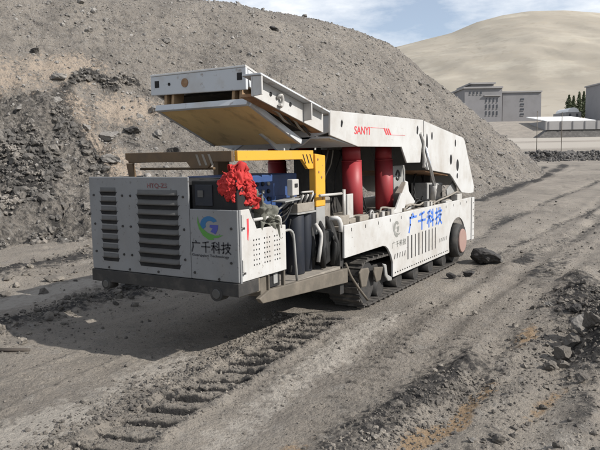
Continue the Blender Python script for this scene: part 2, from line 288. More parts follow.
def ground_fields(x, y):
    lat, d = to_latd(x, y); D = np.hypot(lat, d)
    near = 1 - sstep(30, 60, D); mm = machine_mask(x, y)
    z = np.zeros_like(x)
    xs = x * .28
    yw = y + .30 * fbm(xs * .7, y * .25, 3, 3)               # wandering ruts
    z += .055 * fbm(x * .55, y * .55, 11, 3)
    rough = sstep(-.15, .45, fbm(x * .5 + 9, y * .9, 21, 3))
    z += .026 * fbm(x * 3.2, y * 3.2, 31, 4, .55) * (.5 + rough)
    z += .020 * np.abs(fbm(x * 11, y * 11, 41, 3, .6)) * (.4 + rough)
    coal = .30 * sstep(.05, .6, fbm(xs + 3, y * 1.3, 51, 4)) ; pale = np.zeros_like(x); ochre = np.zeros_like(x)
    # long ruts running with the road
    for yc, hw, dep, cl in [(-.62, .12, .02, .15), (-1.12, .13, .035, .30), (-1.75, .12, .035, .2), (-2.35, .14, .04, .5), (-2.9, .13, .05, .6), (-3.7, .2, .06, .45), (-4.6, .2, .05, .7), (-5.8, .22, .06, .5), (-7.2, .3, .06, .5), (-9.3, .3, .06, .4), (2.75, .12, .03, .1)]:
        a = gauss(yw, yc, hw); b = gauss(yw, yc - hw * 1.7, hw * .8) + gauss(yw, yc + hw * 1.7, hw * .8)
        k = .45 + .55 * vnoise(x * .35, yc + 0 * x, 61); k *= sstep(-4.0, 3.0, x + 2 * vnoise(x * 0, x * 0 + yc, 5))
        z += k * (-dep * a + dep * .8 * b * (.4 + vnoise(x * 5, y * 5, 62))); coal += cl * k * np.maximum(a * .5, b) * sstep(.25, .6, vnoise(x * .8, y * 1.5, 64))
    # prints of the machine's own tracks; the coal mask also paints shade into the cuts
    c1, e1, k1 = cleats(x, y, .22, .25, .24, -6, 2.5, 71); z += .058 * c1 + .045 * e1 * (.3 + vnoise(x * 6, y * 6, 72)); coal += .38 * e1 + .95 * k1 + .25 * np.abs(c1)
    c2, e2, k2 = cleats(x, y, 1.66, .25, .24, -6, .1, 73); z += .012 * c2 + .02 * e2; coal += .25 * e2
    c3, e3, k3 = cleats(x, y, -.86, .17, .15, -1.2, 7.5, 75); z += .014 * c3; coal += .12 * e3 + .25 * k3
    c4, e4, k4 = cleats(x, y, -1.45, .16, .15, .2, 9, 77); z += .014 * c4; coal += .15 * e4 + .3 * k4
    # smooth trampled strips
    for yc, hw, x0, x1, s in [(.95, .36, -5, .6, .8), (-.30, .22, -5, 3.5, .8), (-1.12, .20, -3, .8, .7), (4.55, .45, -3, 6, .8), (-2.35, .28, -2, .9, .75), (-2.7, .5, 2.5, 7, .4)]:
        s_ = s * gauss(yw - SK * np.minimum(x - 1.6, 0), yc, hw) * sstep(x0, x0 + 1, x) * (1 - sstep(x1 - 1, x1, x)); pale += s_ * (.5 + .6 * vnoise(x * 1.1, y * 1.6, 81))
    # loose dark ridges: right foreground and left behind
    r1 = gauss(y + .16 * x + .25 * fbm(x * .9, y * .9, 91, 3), -1.62, .27) * sstep(-2.5, -1.2, x) * (1 - sstep(.9, 1.9, x))
    r2 = gauss(y - .25 * x + .35 * fbm(x * .8, y * .8, 93, 3), -3.35, .36) * sstep(1.0, 1.7, x) * (1 - sstep(5.0, 6.5, x))
    r3 = gauss(y - .12 * x + .3 * fbm(x * .8, y * .8, 95, 3), 3.25, .38) * sstep(-2.5, -1, x) * (1 - sstep(3.5, 5, x))
    r4 = gauss(y - .25 * x + .5 * fbm(x * .6, y * .6, 97, 3), 5.6, .45) * sstep(-3, -1, x) * (1 - sstep(5, 7, x))
    for r, h, cl in ((r1, .05, .5), (r2, .17, .45), (r3, .10, .6), (r4, .10, .55)):
        z += h * r * (.55 + .9 * vnoise(x * 3, y * 3, 99)) + .05 * r * np.abs(fbm(x * 6, y * 6, 98, 3, .6)); coal += cl * r; pale *= (1 - r)
    ochre += .95 * gauss(y + .10 * x + .12 * fbm(x * 2, y * 2, 101, 2), -1.93, .085) * sstep(-1.2, -.5, x) * (1 - sstep(.45, .95, x))
    ochre += .8 * gauss(x, 2.2, .45) * gauss(y, -1.98, .10) + .6 * gauss(x, .55, .5) * gauss(y + .2 * (x - .5), -2.45, .07) + .5 * gauss(x, -1.15, .3) * gauss(y, -1.2, .12)
    # dark churned coal road going off to the right
    for pl, hw, am in FAR_TRACKS:
        dist = np.full_like(x, 1e3)
        for a, b in zip(pl[:-1], pl[1:]):
            v = b - a; t = np.clip(((lat - a[0]) * v[0] + (d - a[1]) * v[1]) / (v @ v), 0, 1); dist = np.minimum(dist, np.hypot(lat - a[0] - v[0] * t, d - a[1] - v[1] * t))
        coal += am * gauss(dist, 0, hw) * (.45 + .8 * vnoise(lat * 1.5, d * .8, 103)); z -= .05 * gauss(dist, 0, hw)
    z += near * 0 + .10 * fbm(lat * .25, d * .12, 105, 3) * sstep(14, 30, D)
    z *= near
    # yard beyond the berm
    yard = sstep(66, 78, d + 4 * fbm(lat * .06, d * .06, 111, 3)) * (1 - sstep(118, 124, d)); pale = pale * (1 - yard) + yard * (.95 - .8 * gauss(d, 93 + .12 * lat, 4.5)); coal *= (1 - sstep(58, 68, d))
    far = sstep(124, 150, d); pale = pale * (1 - far) + .25 * far
    z = z * (1 - mm) - .012 * mm
    coal = coal * (1 - .6 * mm)
    return z + rise(d), np.clip(coal, 0, 1), np.clip(pale, 0, 1) * (1 - np.clip(ochre, 0, 1)), np.clip(ochre, 0, 1)
def gz(x, y): return float(ground_fields(np.array([float(x)]), np.array([float(y)]))[0][0])

fine = math.radians(40)
ang = np.concatenate([np.linspace(-fine, fine, 760), np.linspace(fine, 2 * math.pi - fine, 70)[1:-1]]) 
rad = np.concatenate([np.geomspace(.35, 2.4, 10)[:-1], np.geomspace(2.4, 4, 60)[:-1], np.geomspace(4, 8.5, 290)[:-1], np.geomspace(8.5, 45, 280)[:-1], np.geomspace(45, 3000, 70)])
RR, AA = np.meshgrid(rad, ang, indexing='ij')
gx = CAM[0] + RR * np.cos(YAW - AA); gy = CAM[1] + RR * np.sin(YAW - AA)
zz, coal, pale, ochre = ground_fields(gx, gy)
V = np.stack([gx, gy, zz], -1).reshape(-1, 3)
F = grid_faces(len(rad), len(ang), True)[:, ::-1]
cv = len(V); V = np.vstack([V, [[CAM[0], CAM[1], zz[0].mean()]]])
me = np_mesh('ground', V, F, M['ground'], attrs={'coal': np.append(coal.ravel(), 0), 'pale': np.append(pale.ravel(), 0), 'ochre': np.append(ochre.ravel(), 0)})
ground = bpy.data.objects.new('ground', me); col.objects.link(ground); ground['kind'] = 'structure'

# spoil heap: a long bank with a rounded end, in (lat, d) metres from the camera
PA, PB, PE = np.array([-43.7, 1.9]), np.array([-3.2, 27.9]), np.array([4.8, 40.4])
HC, TAN = 8.3, math.tan(math.radians(41.5))
def seg(lat, d, a, b):
    v = b - a; L = np.hypot(*v); t = np.clip(((lat - a[0]) * v[0] + (d - a[1]) * v[1]) / L / L, 0, 1)
    return np.hypot(lat - a[0] - v[0] * t, d - a[1] - v[1] * t), t * L
LAB = float(np.hypot(*(PB - PA)))
def heap_st(lat, d):
    d1, s1 = seg(lat, d, PA, PB); d2, s2 = seg(lat, d, PB, PE)
    return np.where(d1 < d2, s1, LAB + s2), np.minimum(d1, d2)
def heap_base(lat, d):
    s, t = heap_st(lat, d); k = 1.2
    tt = np.sqrt(t * t + k * k) - k
    return HC + .75 * sstep(LAB - 4, LAB + 12, s) + .45 * fbm(lat * .10, d * .10, 200, 2) * sstep(1, 6, t) + .16 * fbm(s * .18, s * 0, 201, 2) - TAN * (1 + .09 * sstep(LAB, LAB + 10, s)) * tt
def hit(u, v):
    """where a line of sight meets the heap"""
    dd = ray(u, v); ts = np.linspace(6, 70, 3000); P = CAM[None] + ts[:, None] * dd[None]
    la, de = to_latd(P[:, 0], P[:, 1]); h = np.maximum(heap_base(la, de), rise(de)); k = np.argmax(P[:, 2] < h)
    return la[k], de[k], P[k]
def st(u, v): la, de, _ = hit(u, v); s, t = heap_st(np.array([la]), np.array([de])); return float(s[0]), float(t[0])
scarp = np.array([st(*q) for q in [(60, 88), (74, 73), (86, 69), (98, 73), (112, 80), (122, 72), (134, 70), (148, 84), (156, 92)]]); scarp = scarp[np.argsort(scarp[:, 0])]
coal_c = [(st(*q), a, b) for q, a, b in [((22, 118), 1.7, 1.3), ((45, 140), 1.4, 1.2), ((25, 185), 1.7, .9), ((60, 205), 1.4, .8), ((20, 235), 1.4, .7), ((75, 222), 1.0, .6), ((8, 150), 1.2, 1.5), ((85, 165), .7, 1.4)]]
pale_c = [(st(*q), a, b) for q, a, b in [((80, 105), .5, .9), ((92, 130), .6, 1.0), ((100, 150), .7, 1.3), ((118, 165), .8, 1.1), ((60, 65), 1.6, .6), ((125, 100), 1.3, .7), ((10, 78), 1.5, 1.0)]]
def heap_fields(lat, d):
    s, t = heap_st(lat, d); h = heap_base(lat, d)
    cz = np.zeros_like(h); pz = np.zeros_like(h)
    for (cs, ct), a, b in coal_c: cz = np.maximum(cz, np.exp(-((s - cs) / a) ** 2 - ((t - ct) / b) ** 2))
    for (cs, ct), a, b in pale_c: pz = np.maximum(pz, np.exp(-((s - cs) / a) ** 2 - ((t - ct) / b) ** 2))
    fr = sstep(.5, 3, t)
    h = h + fr * (.22 * fbm(s * .45 + t * .25, t * .22, 211, 3) + .10 * fbm(s * 1.6 + t * .9, t * .7, 213, 4, .6))
    h = h + fr * .17 * fbm((s - t * .9) * 1.5, (s + t) * .22, 219, 4, .6) * sstep(LAB - 26, LAB - 14, s)
    rg = np.abs(fbm(s * 2.6 + t * 1.3, t * 1.5, 215, 4, .62)); h = h - fr * .20 * rg
    h = h + .09 * np.maximum(0, fbm(s * 4.2, t * 4.2, 217, 2) - .15) * fr
    # churned coal lumps at the left
    lump = fbm(s * .9, t * 1.1, 221, 4, .6); h = h + cz * (.55 * np.maximum(lump, -.1) - .3 * sstep(.05, .5, -lump)) + cz * .62 * (np.abs(fbm(s * 1.9, t * 2.1, 223, 4, .72)) - .2)
    # scarp with a slide below it
    ts = np.interp(s, scarp[:, 0], scarp[:, 1]) + .16 * fbm(s * 2.1, s * 0, 231, 3); ws = sstep(scarp[0, 0] - .1, scarp[0, 0] + .7, s) * (1 - sstep(scarp[-1, 0] - .7, scarp[-1, 0] + .3, s))
    below = sstep(0, .2, t - ts); h = h - .26 * ws * below * np.exp(-np.maximum(t - ts, 0) / 2.4)
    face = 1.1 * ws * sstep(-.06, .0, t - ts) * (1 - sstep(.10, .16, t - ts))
    blot = sstep(-.05, .35, fbm(s * 1.3, t * 1.5, 243, 4, .6)); coal = np.clip(cz ** .6 * (.42 + .9 * blot) + face * .9 + .35 * sstep(.25, .6, fbm(s * .5, t * .25, 241, 4)), 0, 1)  # coal, plus painted shade for the pockets and the scarp overhang
    pale = np.clip(pz * .75, 0, 1) * (1 - np.clip(face, 0, 1)) * (1 - np.clip(cz, 0, 1))
    return h, coal, pale
ex, ey = (PB - PA) / LAB, None; ey = np.array([ex[1], -ex[0]])      # along the bank, and down its face towards the camera
sx = np.concatenate([np.arange(-8, 20, .5), np.arange(20, 80, .085)]); ty = np.concatenate([np.arange(-20, -1, .7), np.arange(-1, 17.5, .085)])
# the far end swings away: shift the strip along the bend
SX, TY = np.meshgrid(sx, ty, indexing='ij')
bend = np.maximum(SX - LAB, 0); sw = math.atan2((PE - PB)[1], (PE - PB)[0]) - math.atan2(ex[1], ex[0])
off = -np.tan(sw) * bend * sstep(0, 6, bend)
la = PA[0] + ex[0] * SX + ey[0] * (TY + off); de = PA[1] + ex[1] * SX + ey[1] * (TY + off)
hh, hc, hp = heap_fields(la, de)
wx, wy = latd(la, de); gg = rise(de)
Vh = np.stack([wx, wy, np.maximum(hh, gg - .6)], -1).reshape(-1, 3); Fh = grid_faces(*SX.shape)
keep = ((hh > gg - .35).ravel()[Fh]).any(1); Fh = Fh[keep]
us = np.unique(Fh); rm = np.full(len(Vh), -1); rm[us] = np.arange(len(us))
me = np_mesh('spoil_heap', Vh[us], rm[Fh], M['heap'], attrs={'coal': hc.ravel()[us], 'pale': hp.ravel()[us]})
heap = bpy.data.objects.new('spoil_heap', me); col.objects.link(heap); heap['kind'] = 'structure'

# ------------------------------------------------------------------ stones
def ico(sub):
    bm = bmesh.new(); bmesh.ops.create_icosphere(bm, subdivisions=sub, radius=1); bm.verts.ensure_lookup_table()
    v = np.array([x.co[:] for x in bm.verts]); f = np.array([[q.index for q in p.verts] for p in bm.faces]); bm.free(); return v, f
def rock_shape(sub, seed, flat=.7, cuts=7, jag=.10):
    r = np.random.default_rng(seed); v, f = ico(sub)
    for _ in range(cuts):
        n = r.normal(size=3); n /= np.linalg.norm(n); k = r.uniform(.45, .8); q = v @ n; v = v - np.maximum(q - k, 0)[:, None] * n
    v = v * (1 + jag * r.normal(size=len(v)))[:, None] * r.uniform(.75, 1.25, 3) * np.array((1, 1, flat))
    return v / np.abs(v).max(), f
SMALL = [rock_shape(1, 300 + i, .75, 3) for i in range(14)]
MED = [rock_shape(2, 330 + i, .72, 9) for i in range(14)]
CLOD = [rock_shape(2, 360 + i, .8, 5, .17) for i in range(16)]
def rotmats(n, r):
    a = r.uniform(0, 2 * math.pi, n); b = r.normal(0, .5, n); ca, sa, cb, sb = np.cos(a), np.sin(a), np.cos(b), np.sin(b); z0, o1 = np.zeros(n), np.ones(n)
    A = np.stack([ca, -sa, z0, sa, ca, z0, z0, z0, o1], -1).reshape(-1, 3, 3); B = np.stack([o1, z0, z0, z0, cb, -sb, z0, sb, cb], -1).reshape(-1, 3, 3)
    return A @ B
def scatter(name, P, S, mat, shapes, label, cat, seed):
    r = np.random.default_rng(seed); P = np.asarray(P); S = np.asarray(S); pick = r.integers(0, len(shapes), len(P)); R = rotmats(len(P), r); VV = []; FF = []; o = 0
    for k, (v, f) in enumerate(shapes):
        i = np.where(pick == k)[0]
        if not len(i): continue
        q = np.einsum('nij,vj->nvi', R[i], v) * S[i][:, None, None] + P[i][:, None]
        VV.append(q.reshape(-1, 3)); FF.append((f[None] + (np.arange(len(i)) * len(v))[:, None, None]).reshape(-1, 3) + o); o += len(i) * len(v)
    c = np.concatenate(VV); base = np.array([c[:, 0].mean(), c[:, 1].mean(), 0])
    ob = bpy.data.objects.new(name, np_mesh(name, c - base, np.concatenate(FF), mat, False)); ob.location = base; col.objects.link(ob)
    ob['kind'] = 'stuff'; ob['label'] = label; ob['category'] = cat; return ob
def heap_points(n, seed, lo, hi, pw):
    r = np.random.default_rng(seed); pts = []; idx = r.integers(0, len(Fh), n)
    q = Vh[Fh[idx]]; a, b = r.random((n, 1)), r.random((n, 1)); P = (q[:, 0] * (1 - a) + q[:, 1] * a) * (1 - b) + (q[:, 3] * (1 - a) + q[:, 2] * a) * b
    S = lo * (1 - r.random(n) * (1 - (lo / hi) ** pw)) ** (-1 / pw); S = np.minimum(S, hi); P[:, 2] += S * .12
    return P, S
P, S = heap_points(30000, 401, .018, .075, 2.2)
scatter('heap_rubble', P, S, M['stone'], SMALL, 'loose grey stones strewn over the face of the spoil heap', 'rubble', 402)
cf = np.where((hc.ravel()[Fh].mean(1) > .5) & (hp.ravel()[Fh].mean(1) < .2) & (Vh[Fh[:, 0], 2] > 0))[0]; rc = np.random.default_rng(405); cf = rc.choice(cf, 7500); P = Vh[Fh[cf]].mean(1) + rc.normal(0, .04, (len(cf), 3)) * np.array((1, 1, .2)); S = np.minimum(.022 * (1 - rc.random(len(cf)) * .999) ** (-1 / 2.1), .15); P[:, 2] -= S * .15
scatter('coal_lumps', P, S, M['coallump'], CLOD, 'dark coal lumps crumbling out of the left side of the spoil heap', 'rubble', 406)
P, S = heap_points(1000, 403, .06, .20, 3.0)
scatter('heap_boulders', P, S, M['stone'], CLOD, 'larger angular blocks scattered over the spoil heap', 'rubble', 404)
def strew(n, cx, cy, sx_, sy_, ang_, lo, hi, pw, seed, uni=False):
    r = np.random.default_rng(seed); a = r.uniform(-1.7, 1.7, n) * sx_ if uni else r.normal(0, sx_, n); b = r.normal(0, sy_, n); c_, s_ = math.cos(ang_), math.sin(ang_)
    x = cx + a * c_ - b * s_; y = cy + a * s_ + b * c_; S = np.minimum(lo * (1 - r.random(n) * .999) ** (-1 / pw), hi)
    mmv = machine_mask(x, y); k = mmv < .3; x, y, S = x[k], y[k], S[k]
    z = ground_fields(x, y)[0] + S * .22; return np.stack([x, y, z], -1), S
GP, GS = [], []
for a in [(1100, -.2, -1.75, .6, .16, -.10, .008, .04, 2.4, 1, True), (1500, 3.0, -2.65, .95, .33, .22, .012, .07, 2.0, 2, True), (450, 1.3, -2.2, .8, .25, .1, .008, .04, 2.4, 3), (1300, 1.2, 3.45, 1.7, .30, .12, .012, .08, 2.1, 4, True),
          (800, 2.2, 6.2, 2.2, .6, .25, .015, .10, 2.1, 5, True), (900, .2, -.16, 1.6, .08, .10, .006, .03, 2.4, 6, True), (3600, .3, .42, 1.5, .15, .10, .007, .034, 2.1, 7, True), (900, .3, .15, 1.5, .12, .10, .006, .025, 2.2, 27, True), (8000, 2.5, -1.0, 4, 2.8, .1, .005, .03, 2.5, 8), (2500, -.5, -1.0, 1.5, 1.5, .1, .004, .015, 2.5, 18), (700, -.6, -3.0, .7, .5, 0, .008, .05, 2.2, 9), (500, 1.6, -3.0, 1.0, .35, .15, .010, .05, 2.2, 12),
          (1500, 9, -2.5, 5, 2.2, .35, .01, .06, 2.2, 10), (700, -1.6, 2.6, 1.2, .5, .1, .01, .05, 2.2, 11)]:
    p, s = strew(*a); GP.append(p); GS.append(s)
GP, GS = np.concatenate(GP), np.concatenate(GS) * .8; GP[:, 2] -= GS * .1; big = GS > .015
scatter('ground_pebbles', GP[~big], GS[~big], M['clod'], SMALL, 'small dark pebbles strewn over the ground', 'rubble', 412)
scatter('ground_clods', GP[big], GS[big], M['clod'], CLOD, 'dark crumbly clods strewn over the ground', 'rubble', 413)

ROCKS = 0
def rock(u, v, wpx, hpx, label, mat='clod', flat=None, seed=None, group=None, dz=0, name='rock', onheap=False):
    """a single stone whose foot stands at photo pixel (u, v), wpx wide and hpx high there"""
    global ROCKS; ROCKS += 1; seed = seed or 500 + ROCKS
    if onheap:
        la_, de_, P = hit(u, v); P = np.array(P); P[2] = float(heap_fields(np.array([la_]), np.array([de_]))[0][0]); dep = de_
    else:
        P = on(u, v, 2, 0.0)
        for _ in range(6): P = on(u, v, 2, gz(P[0], P[1]))
        dep = float((P - CAM) @ FW)
    w_, h_ = wpx / FPX * dep, hpx / FPX * dep
    vv, ff = rock_shape(4, seed, 1, 14, .015); r = np.random.default_rng(seed)
    nn = vv / np.linalg.norm(vv, axis=1)[:, None]; vv = vv + nn * (.22 * fbm(vv[:, 0] * 1.8 + vv[:, 2] * 1.3, vv[:, 1] * 1.8 - vv[:, 2], seed, 5, .62))[:, None]
    vv = vv - vv.min(0); vv = vv / vv.max(0) - np.array((.5, .5, 0)); vv *= np.array((w_, w_ * r.uniform(.7, 1.0), h_ * 1.12)); a = YAW - math.pi / 2
    vv = vv @ np.array(((math.cos(a), math.sin(a), 0), (-math.sin(a), math.cos(a), 0), (0, 0, 1)))
    c = P[:2] + FH * w_ * .3 * (0 if onheap else 1)
    ob = bpy.data.objects.new(name, np_mesh(name, vv, ff, M[mat], False)); col.objects.link(ob)
    zf = P[2] if onheap else gz(*c); ob.location = (c[0], c[1], zf - h_ * (.25 if onheap else .10) + dz); tag(ob, label, 'rock', group); return ob
# ------------------------------------------------------------------ the machine (x along it, away from the camera; y across; z up)
W = 1.857
mach = thing('mobile_roof_support', 'white crawler mounted mine roof support with raised canopy and red hydraulic legs', 'mining machine', (3.5, .93, 0))
def box(name, mat, x0, x1, y0, y1, z0, z1, parent=mach, bevel=.006, **k): return MB().box(x0, x1, y0, y1, z0, z1).build(name, M[mat], parent, bevel, **k)
def strokes(lines, place, wd, t):
    """flat strokes: place(u, v, out) gives a world point"""
    b = MB()
    for pl in lines:
        for (a, c) in zip(pl[:-1], pl[1:]):
            a, c = np.array(a, float), np.array(c, float); d = c - a; d /= np.linalg.norm(d) + 1e-9; n = np.array((-d[1], d[0])) * wd / 2; e = d * wd * .35
            q = [a - e - n, c + e - n, c + e + n, a - e + n]
            b.add([place(*p, 0) for p in q] + [place(*p, t) for p in q], [(0, 1, 2, 3), (7, 6, 5, 4), (0, 4, 5, 1), (1, 5, 6, 2), (2, 6, 7, 3), (3, 7, 4, 0)])
    return b
HAN = [
    [[(.5, .98), (.57, .86)], [(.14, .8), (.95, .8)], [(.19, .8), (.19, .42), (.05, .04)]],
    [[(.8, .93), (.5, .87), (.2, .84)], [(.04, .5), (.96, .5)], [(.5, .86), (.5, .02)]],
    [[(.44, .94), (.1, .84)], [(.03, .62), (.5, .62)], [(.28, .88), (.28, .02)], [(.27, .6), (.05, .26)], [(.3, .55), (.48, .38)], [(.58, .86), (.7, .76)], [(.56, .62), (.68, .52)], [(.5, .28), (.98, .37)], [(.83, .96), (.83, .02)]],
    [[(.02, .72), (.42, .72)], [(.23, .96), (.23, .1), (.12, .05)], [(.02, .34), (.42, .48)], [(.47, .78), (.98, .78)], [(.71, .96), (.71, .55)], [(.5, .55), (.9, .55)], [(.9, .55), (.72, .24), (.44, .02)], [(.56, .44), (.74, .2), (.98, .02)]]]
def textmesh(body, size_, place, name, mat, parent, t=.0025, squash=1.0, shear=0):
    cu = bpy.data.curves.new('lettering', 'FONT'); cu.body = body; cu.size = 1; cu.resolution_u = 3; cu.shear = shear; cu.offset = .012
    ob = bpy.data.objects.new('lettering', cu); col.objects.link(ob); dg = bpy.context.evaluated_depsgraph_get(); dg.update()
    me = bpy.data.meshes.new_from_object(ob.evaluated_get(dg)); v = np.array([x.co[:] for x in me.vertices]); fs = [tuple(p.vertices) for p in me.polygons]
    bpy.data.objects.remove(ob); bpy.data.curves.remove(cu)
    v -= np.array((v[:, 0].min(), v[:, 1].min(), 0)); wdt, hgt = v[:, 0].max(), v[:, 1].max(); n = len(v)
    b = MB(); b.add([place(p[0] / wdt, p[1] / hgt, t) for p in v], fs); o = b.build(name, mat, parent); bpy.data.meshes.remove(me); return o

# --- power module in front: end panels, side panel, skirt
FT = .02
endp = MB().prism([(.545, .80), (W, .80), (W, 1.732), (.545, 1.732)], 0, 0, FT).build('end_panel', M['white_worn_shade'], mach, .008)
logop = MB().prism([(0, .80), (.541, .80), (.541, 1.443), (0, 1.443)], 0, 0, FT).build('logo_panel', M['white_worn_shade'], mach, .008)
def louvre(wd, hh, dep, hood):
    """pressed hood: bulging top that overhangs a dark slot, ends turned up"""
    b = MB(); n = 8
    prof = [(0, hh), (-dep * .5, hh * .8), (-dep, hh * .3), (-dep, 0.0), (-dep * .8, 0.0)]
    us = [-wd / 2, -wd / 2 + .02, wd / 2 - .02, wd / 2]; rows = []
    for i, u in enumerate(us):
        k = .06 if i in (0, 3) else 1
        rows.append([(p[0] * k - .0005, u, p[1]) for p in prof])
    vs = [p for r in rows for p in r]; m_ = len(prof); fs = [(i * m_ + j, i * m_ + j + 1, (i + 1) * m_ + j + 1, (i + 1) * m_ + j) for i in range(3) for j in range(m_ - 1)]
    b.add(vs, fs, True); return b
def louvre_hole(wd, hh):
    e = .018
    return MB().prism([(-wd / 2 - e, hh * .62), (-wd / 2 - e * .2, hh * .5), (-wd / 2 + .012, .0), (wd / 2 - .012, .0), (wd / 2 + e * .2, hh * .5), (wd / 2 + e, hh * .62), (wd / 2 - .005, hh * .55), (-wd / 2 + .005, hh * .55)], 0, -.003, .0)
lm_s = louvre(.215, .044, .020, 0).mesh('louvre', M['louvre']); lh_s = louvre_hole(.225, .062).mesh('louvre_slot', M['dark'])
lm_l = louvre(.50, .050, .030, 0).mesh('louvre', M['louvre']); lh_l = louvre_hole(.52, .075).mesh('louvre_slot', M['dark'])
for i in range(8):
    z = 1.562 - i * (1.562 - .905) / 7; o = put(lm_s, 'louvre', (0, 1.585, z + .022), endp); h = put(lh_s, 'louvre_slot', (0, 1.585, z - .014), o)
    z = 1.545 - i * (1.545 - .90) / 7; o = put(lm_l, 'louvre', (0, .93, z + .016), endp); h = put(lh_l, 'louvre_slot', (0, .93, z - .026), o)
bm_ = MB().cyl((0, 0, 0), (-.010, 0, 0), .013, .010, 8).mesh('bolt', M['black'])
for (y, z) in [(1.79, 1.55), (1.39, 1.55), (1.28, 1.55), (.61, 1.55), (1.79, 1.26), (1.40, 1.25), (1.29, 1.25), (.61, 1.25), (1.79, .98), (1.40, .97), (1.29, .97), (.61, .97), (1.62, .825), (1.33, .825), (.95, .83)]: put(bm_, 'bolt', (0, y, z), endp)
for (y, z) in [(.07, 1.28), (.08, .975), (.50, .86), (.22, .82)]: put(bm_, 'bolt', (0, y, z), logop)
PF = lambda y0, z0, s, sv=None: (lambda u, v, t: (-.0008 - t, y0 - u * s, z0 + v * (sv or s)))
for i in range(4): strokes(HAN[i], PF(.530 - i * .115, 1.052, .105), .115, .002).build('lettering', M['tblack'], logop)
textmesh('Guangqian Technology', 1, PF(.525, 1.008, .425, .03), 'lettering', M['tblack'], logop)
textmesh('HTQ-ZS', 1, PF(1.05, 1.622, .25, .05), 'lettering', M['tmaroon'], endp)
# round emblem
def arc(c, r, a0, a1, n=14): return [(c[0] + r * math.cos(math.radians(a)), c[1] + r * math.sin(math.radians(a))) for a in np.linspace(a0, a1, n)]
def emblem(parent, place, mats):
    def poly(pts, name, mat, t): b = MB(); n = len(pts); b.add([place(*p, t) for p in pts], [tuple(range(n))]); return b.build(name, mat, parent)
    poly(arc((0, .02), .62, 28, 215) + arc((.05, .02), .30, 205, 40), 'emblem', mats[0], .0012)
    poly([(.06, .05), (.62, .05), (.58, -.28), (.42, -.58), (.08, -.42), (.24, -.2), (.02, -.12)], 'emblem', mats[1], .0018)
    poly([(-.78, .62), (-.72, .2), (-.5, -.2), (-.1, -.52), (.4, -.68), (.95, -.62), (.6, -.82), (.25, -.86), (.3, -.98), (-.05, -1.0), (-.45, -.72), (-.72, -.25), (-.82, .2)], 'emblem', mats[2], .0024)
emblem(logop, lambda u, v, t: (-.0006 - t, .315 - u * .165, 1.30 + v * .13), (M['lblue'], M['lpurple'], M['lgreen']))
# skirt below, lamps
skirt = box('skirt', 'black', -.01, .30, .0, W + .01, .675, .796)
for (y, z, r) in [(1.665, .655, .058), (.25, .685, .068)]:
    lb = MB().cyl((.10, y, z), (-.016, y, z), r, r, 20).build('lamp', M['black'], mach); MB().cyl((-.0155, y, z), (-.022, y, z), r * .72, r * .6, 20).build('lens', M['glass'], lb)
side = MB().prism([(.03, .80), (.777, .80), (.777, 1.24), (.69, 1.25), (.68, 1.25), (.29, 1.252), (.255, 1.325), (.225, 1.352), (.18, 1.44), (.03, 1.443)], 1, 0, .02).build('side_panel', M['white'], mach, .006)
box('corner_post', 'white_worn_shade', .0215, .046, -.006, .019, .79, 1.443, side, .004)
MB().tube([(.24, .01, 1.335), (.45, .01, 1.336), (.665, .01, 1.338), (.695, .01, 1.31), (.70, .01, 1.22)], .016, 10).build('grab_rail', M['white'], side)
ho = MB()
for r in range(6):
    for c in range(3):
        for k in range(3):
            x, z = .235 + c * .171 + k * .042, 1.155 - r * .0455; ho.cyl((x, -.0015, z), (x, .004, z), .0085, .0085, 8)
ho.build('vent_holes', M['dark'], side, kind='stuff')
MB().prism([(.135, 1.355), (.165, 1.36), (.165, 1.25), (.150, 1.16), (.14, 1.17)], 1, -.002, 0).build('red_stripe', M['tred'], side)
for z in (1.345, .945):
    hg = box('hinge', 'lightgrey', .045, .072, -.016, -.0015, z - .055, z + .055, side, .003); box('hinge_pin', 'black', .048, .078, -.024, -.0165, z - .075, z - .056, hg, .002)
# inside of the module, open bay with dark boxes
box('module_body', 'dark', .045, .76, .03, W - .01, .80, 1.20, bevel=.01)
box('module_rear_panel', 'white_worn_shade', .05, .76, W - .005, W + .01, .80, 1.72)
box('engine_housing', 'dark', .05, .74, .60, W - .05, 1.205, 1.70, bevel=.02)
box('battery_box', 'dark', .05, .30, .03, .55, 1.205, 1.70, bevel=.012); box('gauge_panel', 'navy', .037, .048, .30, .50, 1.47, 1.66, bevel=.003)
MB().prism([(.40, 1.55), (.46, 1.55), (.46, 1.61), (.40, 1.61)], 0, .027, .036).build('gauge', M['louvre'], mach)
box('bay_floor', 'frame', .32, .76, .03, .56, 1.205, 1.23)
# under-frame of the module and operator platform
box('underframe', 'frame', .05, .36, .02, W - .05, .66, .79, bevel=.01)
box('underframe', 'frame', .37, .48, .03, W - .05, .60, .79, bevel=.01)
box('side_window', 'dark', .49, .74, .06, .30, .65, .79, bevel=.004); box('gauge_plate', 'grey', .62, .69, .05, .058, .68, .78, bevel=.002)
box('window_post', 'frame', .745, .775, .012, .05, .64, .795); box('window_post', 'frame', .465, .487, .004, .03, .63, .795)
plat = MB().prism([(.30, .60), (.48, .655), (2.1, .60), (2.1, .43), (.36, .545)], 1, .0, .05).build('platform_beam', M['frame'], mach, .008)
box('platform_deck', 'dust', .49, 2.05, .05, W - .06, .585, .632)
